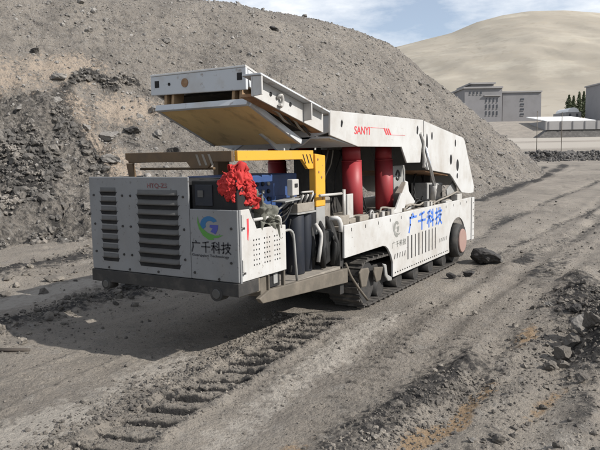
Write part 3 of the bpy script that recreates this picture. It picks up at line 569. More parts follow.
# odds and ends on the platform
MB().tube([(.79, .05, 1.17), (.92, .05, 1.175), (1.0, .05, 1.14), (1.02, .05, .9), (1.05, .05, .63)], .014, 8).build('bent_rail', M['grey'], mach)
MB().tube([(.80, .30, .632), (.82, .30, 1.1), (1.15, .30, 1.12)], .02, 8).build('pipe', M['black'], mach)
box('electrical_cabinet', 'blue', 1.02, 2.18, .72, 1.45, .64, 1.70, bevel=.012)
bc = [o for o in mach.children if o.name.startswith('electrical_cabinet')][0]
for i in range(4):
    for j in range(3): MB().cyl((1.22 + i * .11, .72, 1.60 - j * .085), (1.22 + i * .11, .70, 1.60 - j * .085), .026, .02, 10).build('gauge', M['grey' if (i + j) % 3 == 0 else 'navy'], bc)
box('cabinet_door', 'blue', 1.60, 2.10, .705, .718, .72, 1.45, bc, .004)
for i, (x0, x1, z1) in enumerate([(1.30, 1.50, 1.27), (1.52, 1.68, 1.30)]): MB().cyl(((x0 + x1) / 2, .28, .634), ((x0 + x1) / 2, .28, z1), (x1 - x0) / 2, (x1 - x0) / 2, 20).build('tank', M['navy'], mach, .008)
# valve bank with levers
vb = box('valve_bank', 'dust', 1.30, 1.66, .18, .30, 1.305, 1.40)
MB().box(1.28, 1.68, .17, .31, 1.285, 1.304).build('shelf', M['grey'], vb, .003)
for i in range(7): MB().cyl((1.33 + i * .05, .20, 1.40), (1.325 + i * .05, .15, 1.49), .009, .011, 8).build('lever', M['lightgrey' if i % 2 else 'black'], vb)
MB().cyl((1.66, .20, 1.305), (1.66, .20, 1.51), .012, .012, 8).build('rod', M['lightgrey'], vb); MB().cyl((1.42, .20, 1.515), (1.66, .20, 1.512), .011, .011, 8).build('rod', M['lightgrey'], vb)
sb = box('switch_box', 'lightgrey', 1.24, 1.37, .20, .27, 1.49, 1.66, bevel=.008); box('display', 'dark', 1.28, 1.335, .192, .199, 1.575, 1.615, sb, .002)
MB().box(1.285, 1.32, .235, .265, 1.40, 1.489).build('bracket', M['grey'], sb)
MB().tube([(.98, .22, 1.36), (1.15, .22, 1.43), (1.30, .22, 1.46)], .012, 6).build('hose', M['grey'], mach)
MB().slab([(1.0, .14, 1.45), (1.30, .14, 1.462), (1.30, .30, 1.462), (1.0, .30, 1.45)], (0, 0, 1), .012).build('tray', M['grey'], mach)
# black hose bundle at the front of the crawler
random.seed(3)
for i in range(9):
    x = 1.70 + .05 * i + random.uniform(-.02, .02); y = .12 + random.uniform(0, .22)
    MB().tube([(x, y, .66), (x - .05 + random.uniform(-.06, .06), y - .06, .85), (x + random.uniform(-.05, .05), y, 1.05), (x + .1, y + .12, 1.18), (x + .25, y + .35, 1.15)], .032, 8).build('hydraulic_hose', M['rubber'], mach)
MB().tube([(1.63, .16, 1.16), (1.67, .10, 1.05), (1.64, .10, .92), (1.60, .11, .74)], .022, 8).build('grey_hose', M['lightgrey'], mach)
MB().tube([(1.86, .1, 1.20), (1.92, .02, 1.20), (1.94, .0, 1.12), (1.93, .0, 1.04)], .028, 8).build('white_hose', M['white'], mach)
bx_ = MB().prism([(1.78, 1.05), (2.0, 1.07), (2.02, .95), (2.05, .72), (1.78, .66), (1.66, .74)], 1, .13, .20).build('rubber_guard', M['rubber'], mach, .02)

# --- portal guard: near arm clean yellow, cross beam the same paint coloured for shade and dirt
portal = MB().prism([(.34, 1.962), (1.74, 1.962), (1.74, 1.76), (1.62, 1.76), (1.50, 1.865), (.34, 1.868)], 1, .23, .27).build('portal_arm', M['yellow'], mach, .006)
MB().prism([(1.75, 1.925), (1.98, 1.905), (1.97, 1.33), (1.755, 1.33)], 1, .21, .30).build('portal_post', M['yellow'], mach, .012)
box('post_sleeve', 'grey', 1.76, 1.965, .215, .295, 1.02, 1.329)
for i in range(3): MB().prism([(1.50 + i * .075, 1.92), (1.52 + i * .075, 1.92), (1.575 + i * .075, 1.82), (1.555 + i * .075, 1.82)], 1, .2275, .2295).build('slot', M['dark'], portal)
for (x, z) in [(1.82, 1.72), (1.88, 1.66), (1.80, 1.86), (1.90, 1.42)]: MB().cyl((x, .2095, z), (x, .206, z), .016, .014, 10).build('bolt', M['rust'], portal)
beam = MB().prism([(.272, 1.962), (.272, 1.862), (.50, 1.862), (.56, 1.80), (.76, 1.80), (.82, 1.865), (1.56, 1.865), (1.64, 1.90), (1.64, 1.965)], 0, .30, .339).build('portal_beam', M['shadeyellow'], mach, .006)
MB().prism([(1.52, 1.705), (1.60, 1.705), (1.635, 1.86), (1.55, 1.86)], 0, .302, .337).build('portal_leg', M['shadeyellow'], beam, .005)
for i in range(3): MB().prism([(.70 - i * .075, 1.935), (.675 - i * .075, 1.935), (.63 - i * .075, 1.83), (.655 - i * .075, 1.83)], 0, .2965, .2995).build('slot', M['dust'], beam)
box('portal_arm', 'shadeyellow', .34, 1.9, 1.60, 1.64, 1.862, 1.96); box('portal_post', 'shadeyellow', 1.75, 1.98, 1.58, 1.66, 1.2, 1.861)
box('guard_rail', 'shadeyellow', .46, .50, .62, 1.60, 1.785, 1.81)

# --- crawler body
cx0, cr0 = (6.24, .42), .455
opening = [(cx0[0] + cr0 * math.cos(math.radians(a)), cx0[1] + cr0 * .86 * math.sin(math.radians(a))) for a in np.linspace(-10, 200, 20)]
outl = [(2.02, 1.105), (7.03, 1.105), (7.03, .34), (6.70, .35)] + opening + [(5.80, .262), (3.43, .262), (3.43, .46), (3.37, .57), (3.27, .67), (3.19, .712), (3.1, .728), (2.02, .725)]
flank = MB().prism(outl, 1, 0, .03).build('flank_plate', M['white'], mach, .006)
box('end_flange', 'white', 7.04, 7.20, -.012, .03, .33, 1.10, flank, .005)
vsl = MB().box(-.017, .017, -.002, .003, -.165, .165).mesh('vent_slot', M['dark'])
for i in range(9): put(vsl, 'vent_slot', (3.965 + i * .143, 0, .592), flank)
bt = MB()
for i in range(26): x = 3.50 + i * .087; bt.cyl((x, -.001, .315), (x, -.009, .315), .011, .009, 6)
for i in range(13): x = 2.20 + i * .38; bt.box(x - .008, x + .008, -.003, .0, 1.02, 1.06)
for i in range(5): x = 3.47 + i * .09; bt.add([(x, -.002, .50), (x + .02, -.002, .50), (x + .04, -.002, .57), (x + .02, -.002, .57)], [(0, 1, 2, 3)])
for i in range(5): x = 5.28 + i * .09; bt.add([(x, -.002, .50), (x + .02, -.002, .50), (x + .035, -.002, .56), (x + .015, -.002, .56)], [(0, 1, 2, 3)])
for i in range(6): z = .40 + i * .12; bt.cyl((7.12, -.013, z), (7.12, -.02, z), .013, .01, 6)
bt.build('bolts', M['black'], flank, kind='stuff')
PS = lambda x0, z0, sx_, sz_, sl=0: (lambda u, v, t: (x0 + u * sx_, -.0008 - t, z0 + v * sz_ + sl * u))
for i in range(4): strokes(HAN[i], PS(3.99 + i * .37, .795, .31, .265), .125, .0026).build('lettering', M['tblue'], flank)
for i in range(4): strokes(HAN[i], PS(3.40 + i * .125, .655, .11, .085), .11, .0018).build('lettering', M['tgrey'], flank)
emblem(flank, lambda u, v, t: (3.55 + u * .15, -.0006 - t, .925 + v * .135), (M['tgrey'], M['tgrey'], M['tgrey']))
box('hull', 'dark', 2.1, 7.1, .47, W - .47, .30, 1.02, bevel=.01)
box('fender_deck', 'dust', 2.03, 7.18, .032, W - .03, 1.03, 1.085)
box('hull_front', 'black', 2.0, 2.09, .05, W - .05, .30, 1.02)
MB().prism(outl, 1, W - .03, W).build('flank_plate', M['white'], mach)
# track shoes, one piece each, on a chain round idler and sprocket
def track(y0, y1, name):
    tr = MB().prism([(2.75, .15), (6.4, .15), (6.4, .42), (2.75, .46)], 1, y0 + .16, y1 - .05).build(name, M['black'], mach, .02)
    p0, r0, p1, r1 = np.array((2.72, .315)), .285, np.array((6.26, .345)), .315
    path = []
    dx = p1 - p0; tb = math.atan2(dx[1], dx[0])
    for a in np.linspace(math.pi / 2, 3 * math.pi / 2, 40): path.append(p0 + r0 * np.array((math.cos(a), math.sin(a))))
    for t in np.linspace(0, 1, 80)[1:-1]: path.append(np.array((p0[0] + dx[0] * t, (p0[1] - r0) * (1 - t) + (p1[1] - r1) * t)))
    for a in np.linspace(-math.pi / 2, math.pi / 2, 40): path.append(p1 + r1 * np.array((math.cos(a), math.sin(a))))
    for t in np.linspace(0, 1, 80)[1:-1]: path.append(np.array((p1[0] - dx[0] * t, (p1[1] + r1) * (1 - t) + (p0[1] + r0) * t - .05 * math.sin(math.pi * t))))
    path = np.array(path); L = np.r_[0, np.cumsum(np.hypot(*np.diff(np.vstack([path, path[:1]]), axis=0).T))]; full = np.vstack([path, path[:1]]); n = int(L[-1] / .155)
    sm = MB().box(-.07, .07, y0, y1, -.006, .018).box(-.016, .016, y0 + .005, y1 - .005, -.032, -.0062).mesh('track_shoe', M['shoe'], (0, (y0 + y1) / 2, 0))
    for i in range(n):
        q = L[-1] * i / n; c = np.array([np.interp(q, L, full[:, 0]), np.interp(q, L, full[:, 1])]); e = np.array([np.interp((q + .03) % L[-1], L, full[:, 0]), np.interp((q + .03) % L[-1], L, full[:, 1])]) - c
        put(sm, 'track_shoe', (c[0], (y0 + y1) / 2, c[1]), tr, (0, -math.atan2(e[1], e[0]), 0))
    for (p, r, nm) in ((p0, r0 - .02, 'idler'), (p1, r1 - .02, 'sprocket')):
        MB().cyl((p[0], y0 + .05, p[1]), (p[0], y1 - .04, p[1]), r, r, 28).build(nm, M['black'], tr)
    for i in range(5): MB().cyl((3.2 + i * .65, y0 + .06, .14), (3.2 + i * .65, y1 - .06, .14), .11, .11, 18).build('roller', M['black'], tr)
    return tr
tk = track(.03, .45, 'track'); track(W - .45, W - .03, 'track')
MB().cyl((6.15, .05, .43), (6.15, -.10, .43), .30, .27, 28).build('drive_housing', M['black'], mach); MB().cyl((6.15, -.101, .43), (6.15, -.13, .43), .205, .195, 28).build('drive_hub', M['hub'], mach, .008)
# guide blocks in the front arch
def blockp(pts, y0, y1, name, mat): return MB().prism(pts, 1, y0, y1).build(name, M[mat], mach, .015)
blockp([(2.47, .30), (2.60, .285), (2.70, .46), (2.67, .515), (2.48, .53), (2.41, .49)], .0, .028, 'guide_plate', 'frame')
blockp([(2.90, .285), (3.03, .29), (3.12, .455), (2.84, .49), (2.83, .42)], .0, .028, 'guide_plate', 'frame')
blockp([(3.10, .50), (3.22, .47), (3.26, .33), (3.40, .27), (3.40, .22), (3.27, .24), (3.18, .32), (3.16, .42)], .0, .028, 'hook', 'grey')
MB().tube([(2.08, .02, .66), (2.16, .0, .50), (2.28, -.01, .38), (2.45, -.01, .24), (2.62, .0, .12)], .016, 8).build('drag_chain', M['frame'], mach)

# --- deck fittings
MB().cyl((1.74, .16, 1.46), (2.30, .16, 1.452), .016, .016, 10).build('deck_rail', M['lightgrey'], mach); MB().cyl((2.29, .14, 1.086), (2.29, .14, 1.50), .02, .02, 10).build('deck_post', M['lightgrey'], mach)
box('oil_tank', 'dust', 1.80, 2.22, .28, .70, 1.087, 1.42, bevel=.02); box('filter_plate', 'lightgrey', 2.34, 2.50, .12, .15, 1.15, 1.44); box('deck_bracket', 'dust', 2.36, 2.52, .10, .30, 1.087, 1.145)
box('toolbox', 'dust', 2.08, 2.32, .08, .20, 1.087, 1.20, bevel=.01); box('toolbox', 'dust', 2.60, 2.85, .08, .22, 1.087, 1.16, bevel=.01)
for i in range(8):
    x0 = 2.3 + i * .45; z = 1.11 + .02 * (i % 3); y = .09 + .05 * (i % 2)
    MB().tube([(x0, y, z), (x0 + .3, y + random.uniform(0, .12), z + .05), (x0 + .6, y + .02, z - .005), (x0 + .9, y + random.uniform(.02, .14), z + .03), (x0 + 1.2, y + .04, z)], .015 if i % 3 else .02, 6).build('deck_hose', M['rubber' if i % 2 else 'dust'], mach)
for (x, s) in [(2.95, .05), (3.08, .035), (3.25, .05), (3.42, .04), (3.55, .06), (4.0, .04), (4.95, .06), (5.1, .05), (5.25, .04)]: box('deck_clamp', 'dust' if s < .05 else 'lightgrey', x, x + s * 1.6, .07, .13, 1.087, 1.087 + s * 1.4, bevel=.004)
MB().tube([(2.92, .10, 1.10), (2.94, .10, 1.18), (3.0, .10, 1.20), (3.05, .10, 1.10)], .014, 8).build('lifting_ring', M['grey'], mach)
MB().prism([(3.55, 1.087), (3.78, 1.15), (3.98, 1.36), (4.10, 1.34), (4.14, 1.20), (4.06, 1.087)], 1, .10, .13).build('ram_bracket', M['white'], mach, .006)
MB().prism([(4.06, 1.087), (4.16, 1.36), (4.30, 1.52), (4.40, 1.50), (4.44, 1.36), (4.68, 1.20), (4.70, 1.12), (4.45, 1.087)], 1, .17, .20).build('ram_bracket', M['white'], mach, .006)
MB().slab([(3.98, .10, 1.36), (4.28, .16, 1.50), (4.28, .22, 1.50), (3.98, .20, 1.36)], (0, 0, 1), .02).build('ram_bracket', M['dust'], mach)
cb = MB().prism([(5.36, 1.15), (6.10, 1.14), (6.10, 1.415), (5.36, 1.44)], 1, .22, .50).build('control_box', M['grey'], mach, .012)
MB().prism([(5.43, 1.18), (5.70, 1.18), (5.70, 1.40), (5.43, 1.41)], 1, .205, .219).build('recess', M['dark'], cb); MB().prism([(5.74, 1.18), (6.03, 1.18), (6.03, 1.38), (5.74, 1.39)], 1, .205, .219).build('recess', M['black'], cb)
for x in (5.50, 5.60): MB().cyl((x, .204, 1.22), (x, .19, 1.36), .03, .03, 8).build('relay', M['lightgrey'], cb)
MB().tube([(5.1, .09, 1.10), (5.5, .07, 1.16), (5.9, .06, 1.19), (6.3, .05, 1.24), (6.6, .06, 1.26)], .014, 6).build('deck_hose', M['dust'], mach)
box('step_plate', 'lightgrey', 6.35, 6.62, .04, .16, 1.087, 1.20, bevel=.01); box('step_plate', 'lightgrey', 5.75, 6.05, .04, .13, 1.087, 1.125, bevel=.01)

# --- four hydraulic legs
def leg(x, y, lean):
    b = np.array((x, y, 1.086)); t = np.array((x + lean, y, 2.04)); k = b + (t - b) * .78
    lg = MB().cyl(b, k, .128, .128, 28).build('leg_cylinder', M['red'], mach); MB().cyl(k, t, .118, .118, 28).build('inner_stage', M['red'], lg); MB().cyl(k - (t - b) * .006, k + (t - b) * .006, .131, .131, 28).build('collar', M['red'], lg)
    MB().cyl(b, b + (t - b) * .04, .16, .15, 24).build('foot_ring', M['dust'], lg)
for a in [(2.98, .36, -.05), (4.02, .38, -.03), (2.98, 1.50, -.05), (3.74, 1.48, -.03)]: leg(*a)
MB().tube([(2.6, .6, 1.1), (2.5, .6, 1.6), (2.55, .62, 2.0)], .03, 8).build('hydraulic_hose', M['rubber'], mach); MB().tube([(3.4, .6, 1.1), (3.5, .62, 1.6), (3.45, .62, 2.0)], .03, 8).build('hydraulic_hose', M['rubber'], mach)
box('leg_bulkhead', 'black', 2.55, 4.45, .95, .99, 1.09, 1.98)

# --- main canopy
can = [(1.76, 2.39), (4.62, 2.395), (4.63, 2.2), (4.50, 1.775), (3.98, 1.78), (3.79, 2.0), (2.44, 2.0), (1.75, 2.12)]
cp = MB().prism(can, 1, .02, .045).build('canopy_side', M['white'], mach, .006)
MB().prism(can, 1, W - .045, W - .02).build('canopy_side', M['white'], mach, .006)
box('canopy_top', 'dust', 1.77, 4.60, .046, W - .046, 2.345, 2.385); box('canopy_soffit', 'black', 2.30, 3.80, .046, W - .046, 2.045, 2.075)
MB().prism([(.047, 2.16), (.30, 2.10), (.42, 2.02), (.55, 1.98), (.75, 2.12), (W - .75, 2.12), (W - .5, 1.98), (W - .047, 2.1), (W - .047, 2.344), (.047, 2.344)], 0, 1.80, 1.84).build('canopy_bulkhead', M['canopy'], mach, .005)
MB().slab([(1.80, .05, 2.11), (2.43, .05, 2.02), (2.43, W - .05, 2.02), (1.80, W - .05, 2.11)], (0, 0, 1), .02).build('canopy_soffit', M['canopy'], mach)
textmesh('SANYI', 1, lambda u, v, t: (2.34 + u * .42, .0194 - t, 2.145 + v * .095), 'lettering', M['tred'], cp)
strokes([[(0, .5), (.42, .5)], [(.42, .5), (.50, -.32)], [(.49, .5), (.57, -.32)], [(.56, .5), (.64, -.32)], [(.64, -.32), (1.15, -.32)]], lambda u, v, t: (2.80 + u * .95, .0194 - t, 2.187 + v * .095), .04, .0024).build('lettering', M['tred'], cp)
for (x, z, r) in [(2.02, 2.255, .028), (4.38, 2.24, .04)]: MB().prism([(x - r * .8, z - r), (x + r * .2, z - r * 1.5), (x + r, z + r * .6), (x + r * .3, z + r * 1.7), (x - r * .6, z + r)], 1, .0165, .0195).build('lug_hole', M['dark'], cp)
# --- caving shield behind it
sh = [(4.66, 2.385), (6.60, 2.165), (6.70, 2.10), (7.28, 1.30), (7.26, 1.18), (6.98, 1.18), (6.55, 1.22), (6.38, 1.30), (6.02, 1.50), (5.88, 1.565), (4.80, 1.665), (4.66, 1.75)]
shp = MB().prism(sh, 1, .022, .05).build('shield_side', M['white'], mach, .006); MB().prism(sh, 1, W - .05, W - .022).build('shield_side', M['white'], mach, .006)
MB().slab([(4.68, .052, 2.37), (6.60, .052, 2.15), (6.60, W - .052, 2.15), (4.68, W - .052, 2.37)], (.1, 0, 1), .03).build('shield_top', M['dust'], mach)
MB().slab([(6.605, .052, 2.13), (7.22, .052, 1.33), (7.22, W - .052, 1.33), (6.605, W - .052, 2.13)], (.8, 0, .6), .03).build('shield_back', M['white'], mach)
MB().slab([(4.80, .06, 1.655), (5.88, .06, 1.555), (5.88, W - .06, 1.555), (4.80, W - .06, 1.655)], (.1, 0, 1), .02).build('shield_soffit', M['rust'], mach)
for (x, z, rx, rz) in [(5.92, 1.80, .055, .085), (6.28, 1.70, .065, .10), (5.0, 2.17, .03, .06), (6.15, 2.07, .03, .06), (6.27, 1.52, .035, .045), (4.78, 2.06, .035, .14)]:
    MB().prism([(x + rx * math.cos(a), z + rz * math.sin(a)) for a in np.linspace(0, 2 * math.pi, 18)[:-1]], 1, .0185, .0215).build('pin_hole', M['dark'], shp)
MB().prism([(4.20, 1.09), (4.62, 1.09), (4.62, 1.74), (4.16, 1.74)], 1, .30, .34).build('link_plate', M['grey'], mach, .01)
MB().tube([(4.24, .295, 1.60), (4.31, .295, 1.68), (4.38, .295, 1.62), (4.33, .295, 1.52), (4.25, .295, 1.56)], .014, 8).build('link_ring', M['black'], mach)
MB().cyl((4.63, -.012, 2.00), (5.02, -.03, 1.35), .022, .028, 12).build('tilt_ram', M['silver'], mach); MB().cyl((4.98, -.028, 1.42), (5.10, .04, 1.20), .045, .045, 12).build('ram_barrel', M['lightgrey'], mach)
MB().tube([(4.47, .004, 2.20), (4.60, -.006, 2.06), (4.55, -.006, 1.95), (4.62, -.006, 1.80), (4.58, .004, 1.70)], .02, 8).build('shackle', M['lightgrey'], mach)
box('shield_rib', 'black', 4.95, 6.6, .62, .66, 1.10, 1.60)
MB().slab([(5.95, .10, 1.30), (6.45, .10, 1.47), (6.52, .10, 1.20), (6.0, .10, 1.18)], (0, -1, 0), .02).build('hinge_web', M['grey'], mach)

# --- front canopy extension: sloping box, side channel, folded face guard
ys, ye = .30, 1.53
def ext_z(x): return 2.752 - (x - .6) * .29
fb = MB().prism([(ys, 2.54), (ye, 2.56), (ye, 2.752), (ys, 2.752)], 0, .60, .635).build('extension_front', M['canopy'], mach, .008)
MB().slab([(.60, ys, 2.775), (1.74, ys, 2.775 - 1.14 * .29), (1.74, ye, 2.775 - 1.14 * .29), (.60, ye, 2.775)], (.29, 0, 1), .022).build('extension_top', M['white'], mach, .004)
for y in (ys, ye - .03): MB().prism([(.66, 2.57), (.636, 2.735), (1.74, 2.41), (1.74, 2.17)], 1, y, y + .03).build('extension_web', M['canopy'], mach, .004)
MB().slab([(.80, ys + .031, 2.56), (1.74, ys + .031, 2.20), (1.74, ye - .031, 2.20), (.80, ye - .031, 2.56)], (.29, 0, 1), .02).build('extension_soffit', M['black'], mach)
for y in (ys + .045, ye - .12): MB().prism([(y, 2.635), (y + .06, 2.635), (y + .06, 2.705), (y, 2.705)], 0, .5975, .5995).build('pocket', M['dark'], fb)
for (y, r) in [(1.06, .045), (1.27, .016)]: MB().cyl((.5995, y, 2.66), (.594, y, 2.66), r, r, 16).build('pin_hole', M['rust' if r > .03 else 'dark'], fb)
for y in (.37, .46, 1.24, 1.34): MB().prism([(.64, 2.60), (.80, 2.60), (.76, 2.40), (.62, 2.43)], 1, y, y + .035).build('hinge_lug', M['lug'], mach, .004)
guard = MB().slab([(.60, .285, 2.425), (1.52, .285, 2.065), (1.52, 1.42, 2.065), (.60, 1.42, 2.425)], (.36, 0, .92), .03).build('face_guard', M['rustplate'], mach, .004)
MB().slab([(.575, .27, 2.455), (.612, .27, 2.44), (.612, 1.44, 2.44), (.575, 1.44, 2.455)], (.36, 0, .92), .062).build('guard_rim', M['canopy'], guard, .004)
MB().slab([(.614, .245, 2.442), (1.53, .245, 2.085), (1.53, .283, 2.085), (.614, .283, 2.442)], (.36, 0, .92), .06).build('guard_rim', M['canopy'], guard, .004)
MB().slab([(.614, 1.422, 2.442), (1.53, 1.422, 2.085), (1.53, 1.45, 2.085), (.614, 1.45, 2.442)], (.36, 0, .92), .06).build('guard_rim', M['canopy'], guard, .004)
# side channel on the near side
cz = lambda x: 2.655 - (x - .40) * .215
MB().slab([(.40, -.01, cz(.40)), (1.70, -.01, cz(1.70)), (1.70, .20, cz(1.70)), (.40, .20, cz(.40))], (.215, 0, 1), .018).build('channel_flange', M['canopy'], mach, .003)
MB().prism([(.41, cz(.41) - .02), (1.72, cz(1.72) - .02), (1.72, cz(1.72) - .22), (.41, cz(.41) - .20)], 1, .09, .11).build('channel_web', M['white'], mach, .003)
for x in (.41, 1.30): MB().prism([(-.008, cz(x) - .022), (.088, cz(x) - .022), (.088, cz(x) - .20), (-.008, cz(x) - .19)], 0, x, x + .022).build('channel_rib', M['white'], mach, .003)
MB().prism([(.41, cz(.41) - .178), (1.70, cz(1.70) - .20), (1.70, cz(1.70) - .225), (.41, cz(.41) - .203)], 1, .112, .235).build('channel_floor', M['rust'], mach)
for x in (.70, 1.05): MB().cyl((x, .0895, cz(x) - .10), (x, .086, cz(x) - .10), .022, .022, 12).build('pin_hole', M['dark'], mach)
MB().tube([(.80, .085, 2.46), (.83, .05, 2.50), (.87, .06, 2.44), (.86, .07, 2.38), (.81, .06, 2.40)], .018, 8).build('shackle', M['lightgrey'], mach)
for i in range(4): MB().tube([(.75 + .15 * i, .2, 2.40 - .03 * i), (.9 + .15 * i, .14, 2.34 - .03 * i), (1.05 + .15 * i, .18, 2.26 - .03 * i), (1.35 + .1 * i, .22, 2.22 - .03 * i)], .014, 6).build('extension_hose', M['rubber' if i % 2 else 'dust'], mach)
MB().prism([(1.20, 2.14), (1.80, 2.35), (1.80, 2.0), (1.66, 1.92), (1.50, 1.98), (1.38, 2.06)], 1, .56, .59).build('hinge_cheek', M['canopy'], mach, .005)

# thin hoses and cables
rh = random.Random(21)
def droop(a, b, sag, r_, mat, name='thin_hose'):
    a, b = np.array(a, float), np.array(b, float); pts = [a + (b - a) * t + np.array((rh.uniform(-.03, .03), rh.uniform(-.03, .03), -sag * 4 * t * (1 - t) + rh.uniform(-.02, .02))) for t in (0, .2, .4, .6, .8, 1)]
    MB().tube(pts, r_, 6).build(name, M[mat], mach)
for i in range(7): droop((2.55 + rh.uniform(0, .3), .50 + rh.uniform(0, .3), 1.10), (2.5 + rh.uniform(0, .5), .45 + rh.uniform(0, .4), 1.98), rh.uniform(-.1, .1), rh.uniform(.008, .014), rh.choice(['rubber', 'rubber', 'dust']))
for i in range(7): droop((3.3 + rh.uniform(0, .5), .45 + rh.uniform(0, .4), 1.10), (3.3 + rh.uniform(0, .5), .40 + rh.uniform(0, .4), 1.98), rh.uniform(-.1, .1), rh.uniform(.008, .014), rh.choice(['rubber', 'rubber', 'grey']))
for i in range(8): droop((1.05 + rh.uniform(0, .7), .20 + rh.uniform(0, .3), .66), (1.2 + rh.uniform(0, .8), .2 + rh.uniform(0, .3), 1.25), rh.uniform(-.05, .15), rh.uniform(.007, .013), rh.choice(['rubber', 'rubber', 'dust']))
for i in range(7): droop((2.4 + i * .5, .10 + rh.uniform(0, .3), 1.12), (3.0 + i * .5, .1 + rh.uniform(0, .3), 1.12), rh.uniform(-.09, -.02), rh.uniform(.007, .012), rh.choice(['rubber', 'dust', 'black']))
for i in range(5): droop((4.7 + i * .2, .3, 1.10), (4.9 + i * .25, .3 + rh.uniform(0, .3), 1.6), rh.uniform(-.1, .1), .010, 'rubber')
for i in range(4): droop((.8, .25 + .06 * i, 1.20), (1.28, .22 + .02 * i, 1.40), .08, .009, 'rubber')

# ------------------------------------------------------------------ cloth bundles left on the machine
def bundle(name, c, size_, mat, seed, label, cat, fold=.22, sub=5):
    v, f = ico(sub); q = v.copy()
    n1 = np.abs(fbm(q[:, 0] * 1.5 + q[:, 2] * .9, q[:, 1] * 1.5 - q[:, 2] * .7, seed, 4, .6)); n2 = fbm(q[:, 0] * 3.3 - q[:, 2], q[:, 1] * 3.3 + q[:, 2] * 2.1, seed + 3, 3, .6)
    v = v * (1.05 - fold * 2.6 * n1 + fold * .7 * n2)[:, None] * np.array(size_)
    v[:, 2] = np.maximum(v[:, 2], -size_[2] * .8)
    o = bpy.data.objects.new(name, np_mesh(name, v, f, M[mat], True)); col.objects.link(o); o.location = tuple(c); tag(o, label, cat); return o

def cloth_heap(name, mat, pieces, label, cat, seed):
    """several crumpled sheets lying over one another, one mesh"""
    r = np.random.default_rng(seed); VV = []; FF = []; o = 0; n = 46
    for k, (c, su, sv, pitch, yaw_, amp) in enumerate(pieces):
        u, v = np.meshgrid(np.linspace(-1, 1, n), np.linspace(-1, 1, n), indexing='ij')
        edge = 1 + .22 * fbm(u * 1.6, v * 1.6, seed + k, 2); X = u * su * edge; Y = v * sv * edge
        Z = amp * (1.3 * np.abs(fbm(u * 1.3 + k, v * 1.3 - k, seed + 7 * k, 3, .55)) + .8 * fbm(u * 2.6 + v, v * 2.2, seed + 9 * k, 3, .6)) - .9 * amp * (u * u + v * v)
        X = X + amp * .8 * fbm(u * 2, v * 2, seed + 31 + k, 3); Y = Y + amp * .8 * fbm(u * 2 + 5, v * 2, seed + 41 + k, 3)
        cp_, sp_ = math.cos(pitch), math.sin(pitch); Y, Z = Y * cp_ - Z * sp_, Y * sp_ + Z * cp_; ca, sa = math.cos(yaw_), math.sin(yaw_); X, Y = X * ca - Y * sa, X * sa + Y * ca
        top = np.stack([X + c[0], Y + c[1], Z + c[2]], -1).reshape(-1, 3); F_ = grid_faces(n, n); VV.append(top); FF.append(F_ + o); o += n * n
    base = np.array(pieces[0][0]); ob = bpy.data.objects.new(name, np_mesh(name, np.concatenate(VV) - base, np.concatenate(FF), M[mat], True)); ob.location = tuple(base); col.objects.link(ob)
    sol = ob.modifiers.new('thickness', 'SOLIDIFY'); sol.thickness = .004; tag(ob, label, cat); return ob
cloth_heap('cloth_bundle', 'cloth', [((.16, .12, 1.76), .11, .10, 0, 0, .09), ((.15, .06, 1.70), .09, .10, 1.15, .2, .07), ((.23, .015, 1.65), .08, .12, 1.35, .1, .06), ((.07, .10, 1.69), .07, .09, 1.2, -1.2, .06), ((.18, .09, 1.80), .07, .08, .5, .7, .08), ((.28, .005, 1.55), .04, .10, 1.4, .0, .04), ((.20, .01, 1.57), .035, .08, 1.4, .2, .035), ((.03, .15, 1.67), .09, .08, 1.45, -1.571, .04), ((.03, .10, 1.59), .06, .07, 1.45, -1.571, .035)], 'crumpled bright red cloth bow draped on the front power module', 'cloth', 611)
cloth_heap('canvas_sack', 'sack', [((.50, .13, 1.37), .25, .12, .3, .0, .16), ((.38, .05, 1.46), .15, .14, 1.1, .0, .10), ((.36, .10, 1.55), .10, .10, .8, .0, .09), ((.58, .04, 1.33), .12, .11, 1.2, .1, .12), ((.44, .12, 1.46), .12, .10, .6, -.3, .12), ((.66, .12, 1.33), .11, .12, .9, .5, .12)], 'crumpled grey canvas sheet beside the red cloth', 'canvas', 641)
# ------------------------------------------------------------------ single stones
rock(489, 265, 34, 17, 'large black coal lump on the track behind the machine', 'coalrock', seed=701)
rock(452, 279, 10, 6, 'small black lump, left of a pair before the big coal lump', 'coalrock'); rock(470, 277, 12, 6, 'small black lump, right of a pair before the big coal lump', 'coalrock')
rock(588, 332, 30, 20, 'largest pale boulder in the rubble at the right edge', 'stone', seed=711)
rock(577, 314, 13, 8, 'small dark stone just behind the right-edge rubble boulder', 'coalrock')
rock(551, 373, 15, 11, 'dark angular stone at the left foot of the right-hand rubble', 'clod'); rock(584, 384, 13, 10, 'dark blocky stone on the pale patch at right', 'clod')
rock(566, 362, 18, 15, 'dark clod in the middle of the right-hand rubble', 'clod'); rock(597, 350, 22, 18, 'dark clod at the right edge below the pale boulder', 'clod'); rock(575, 345, 20, 13, 'rounded dark stone under the pale boulder', 'clod')
rock(549, 307, 8, 5, 'small pale stone lying alone left of the rubble', 'stone'); rock(500, 446, 14, 10, 'dark stone at the bottom edge right of the ochre streak', 'clod')
rock(473, 443, 9, 5, 'pale flat stone at the bottom edge by the ochre streak', 'stone'); rock(131, 292, 24, 7, 'flat dark clod beneath the front skirt of the machine', 'coalrock')
rock(52, 283, 20, 6, 'grey clod on the ground left of the machine', 'clod')
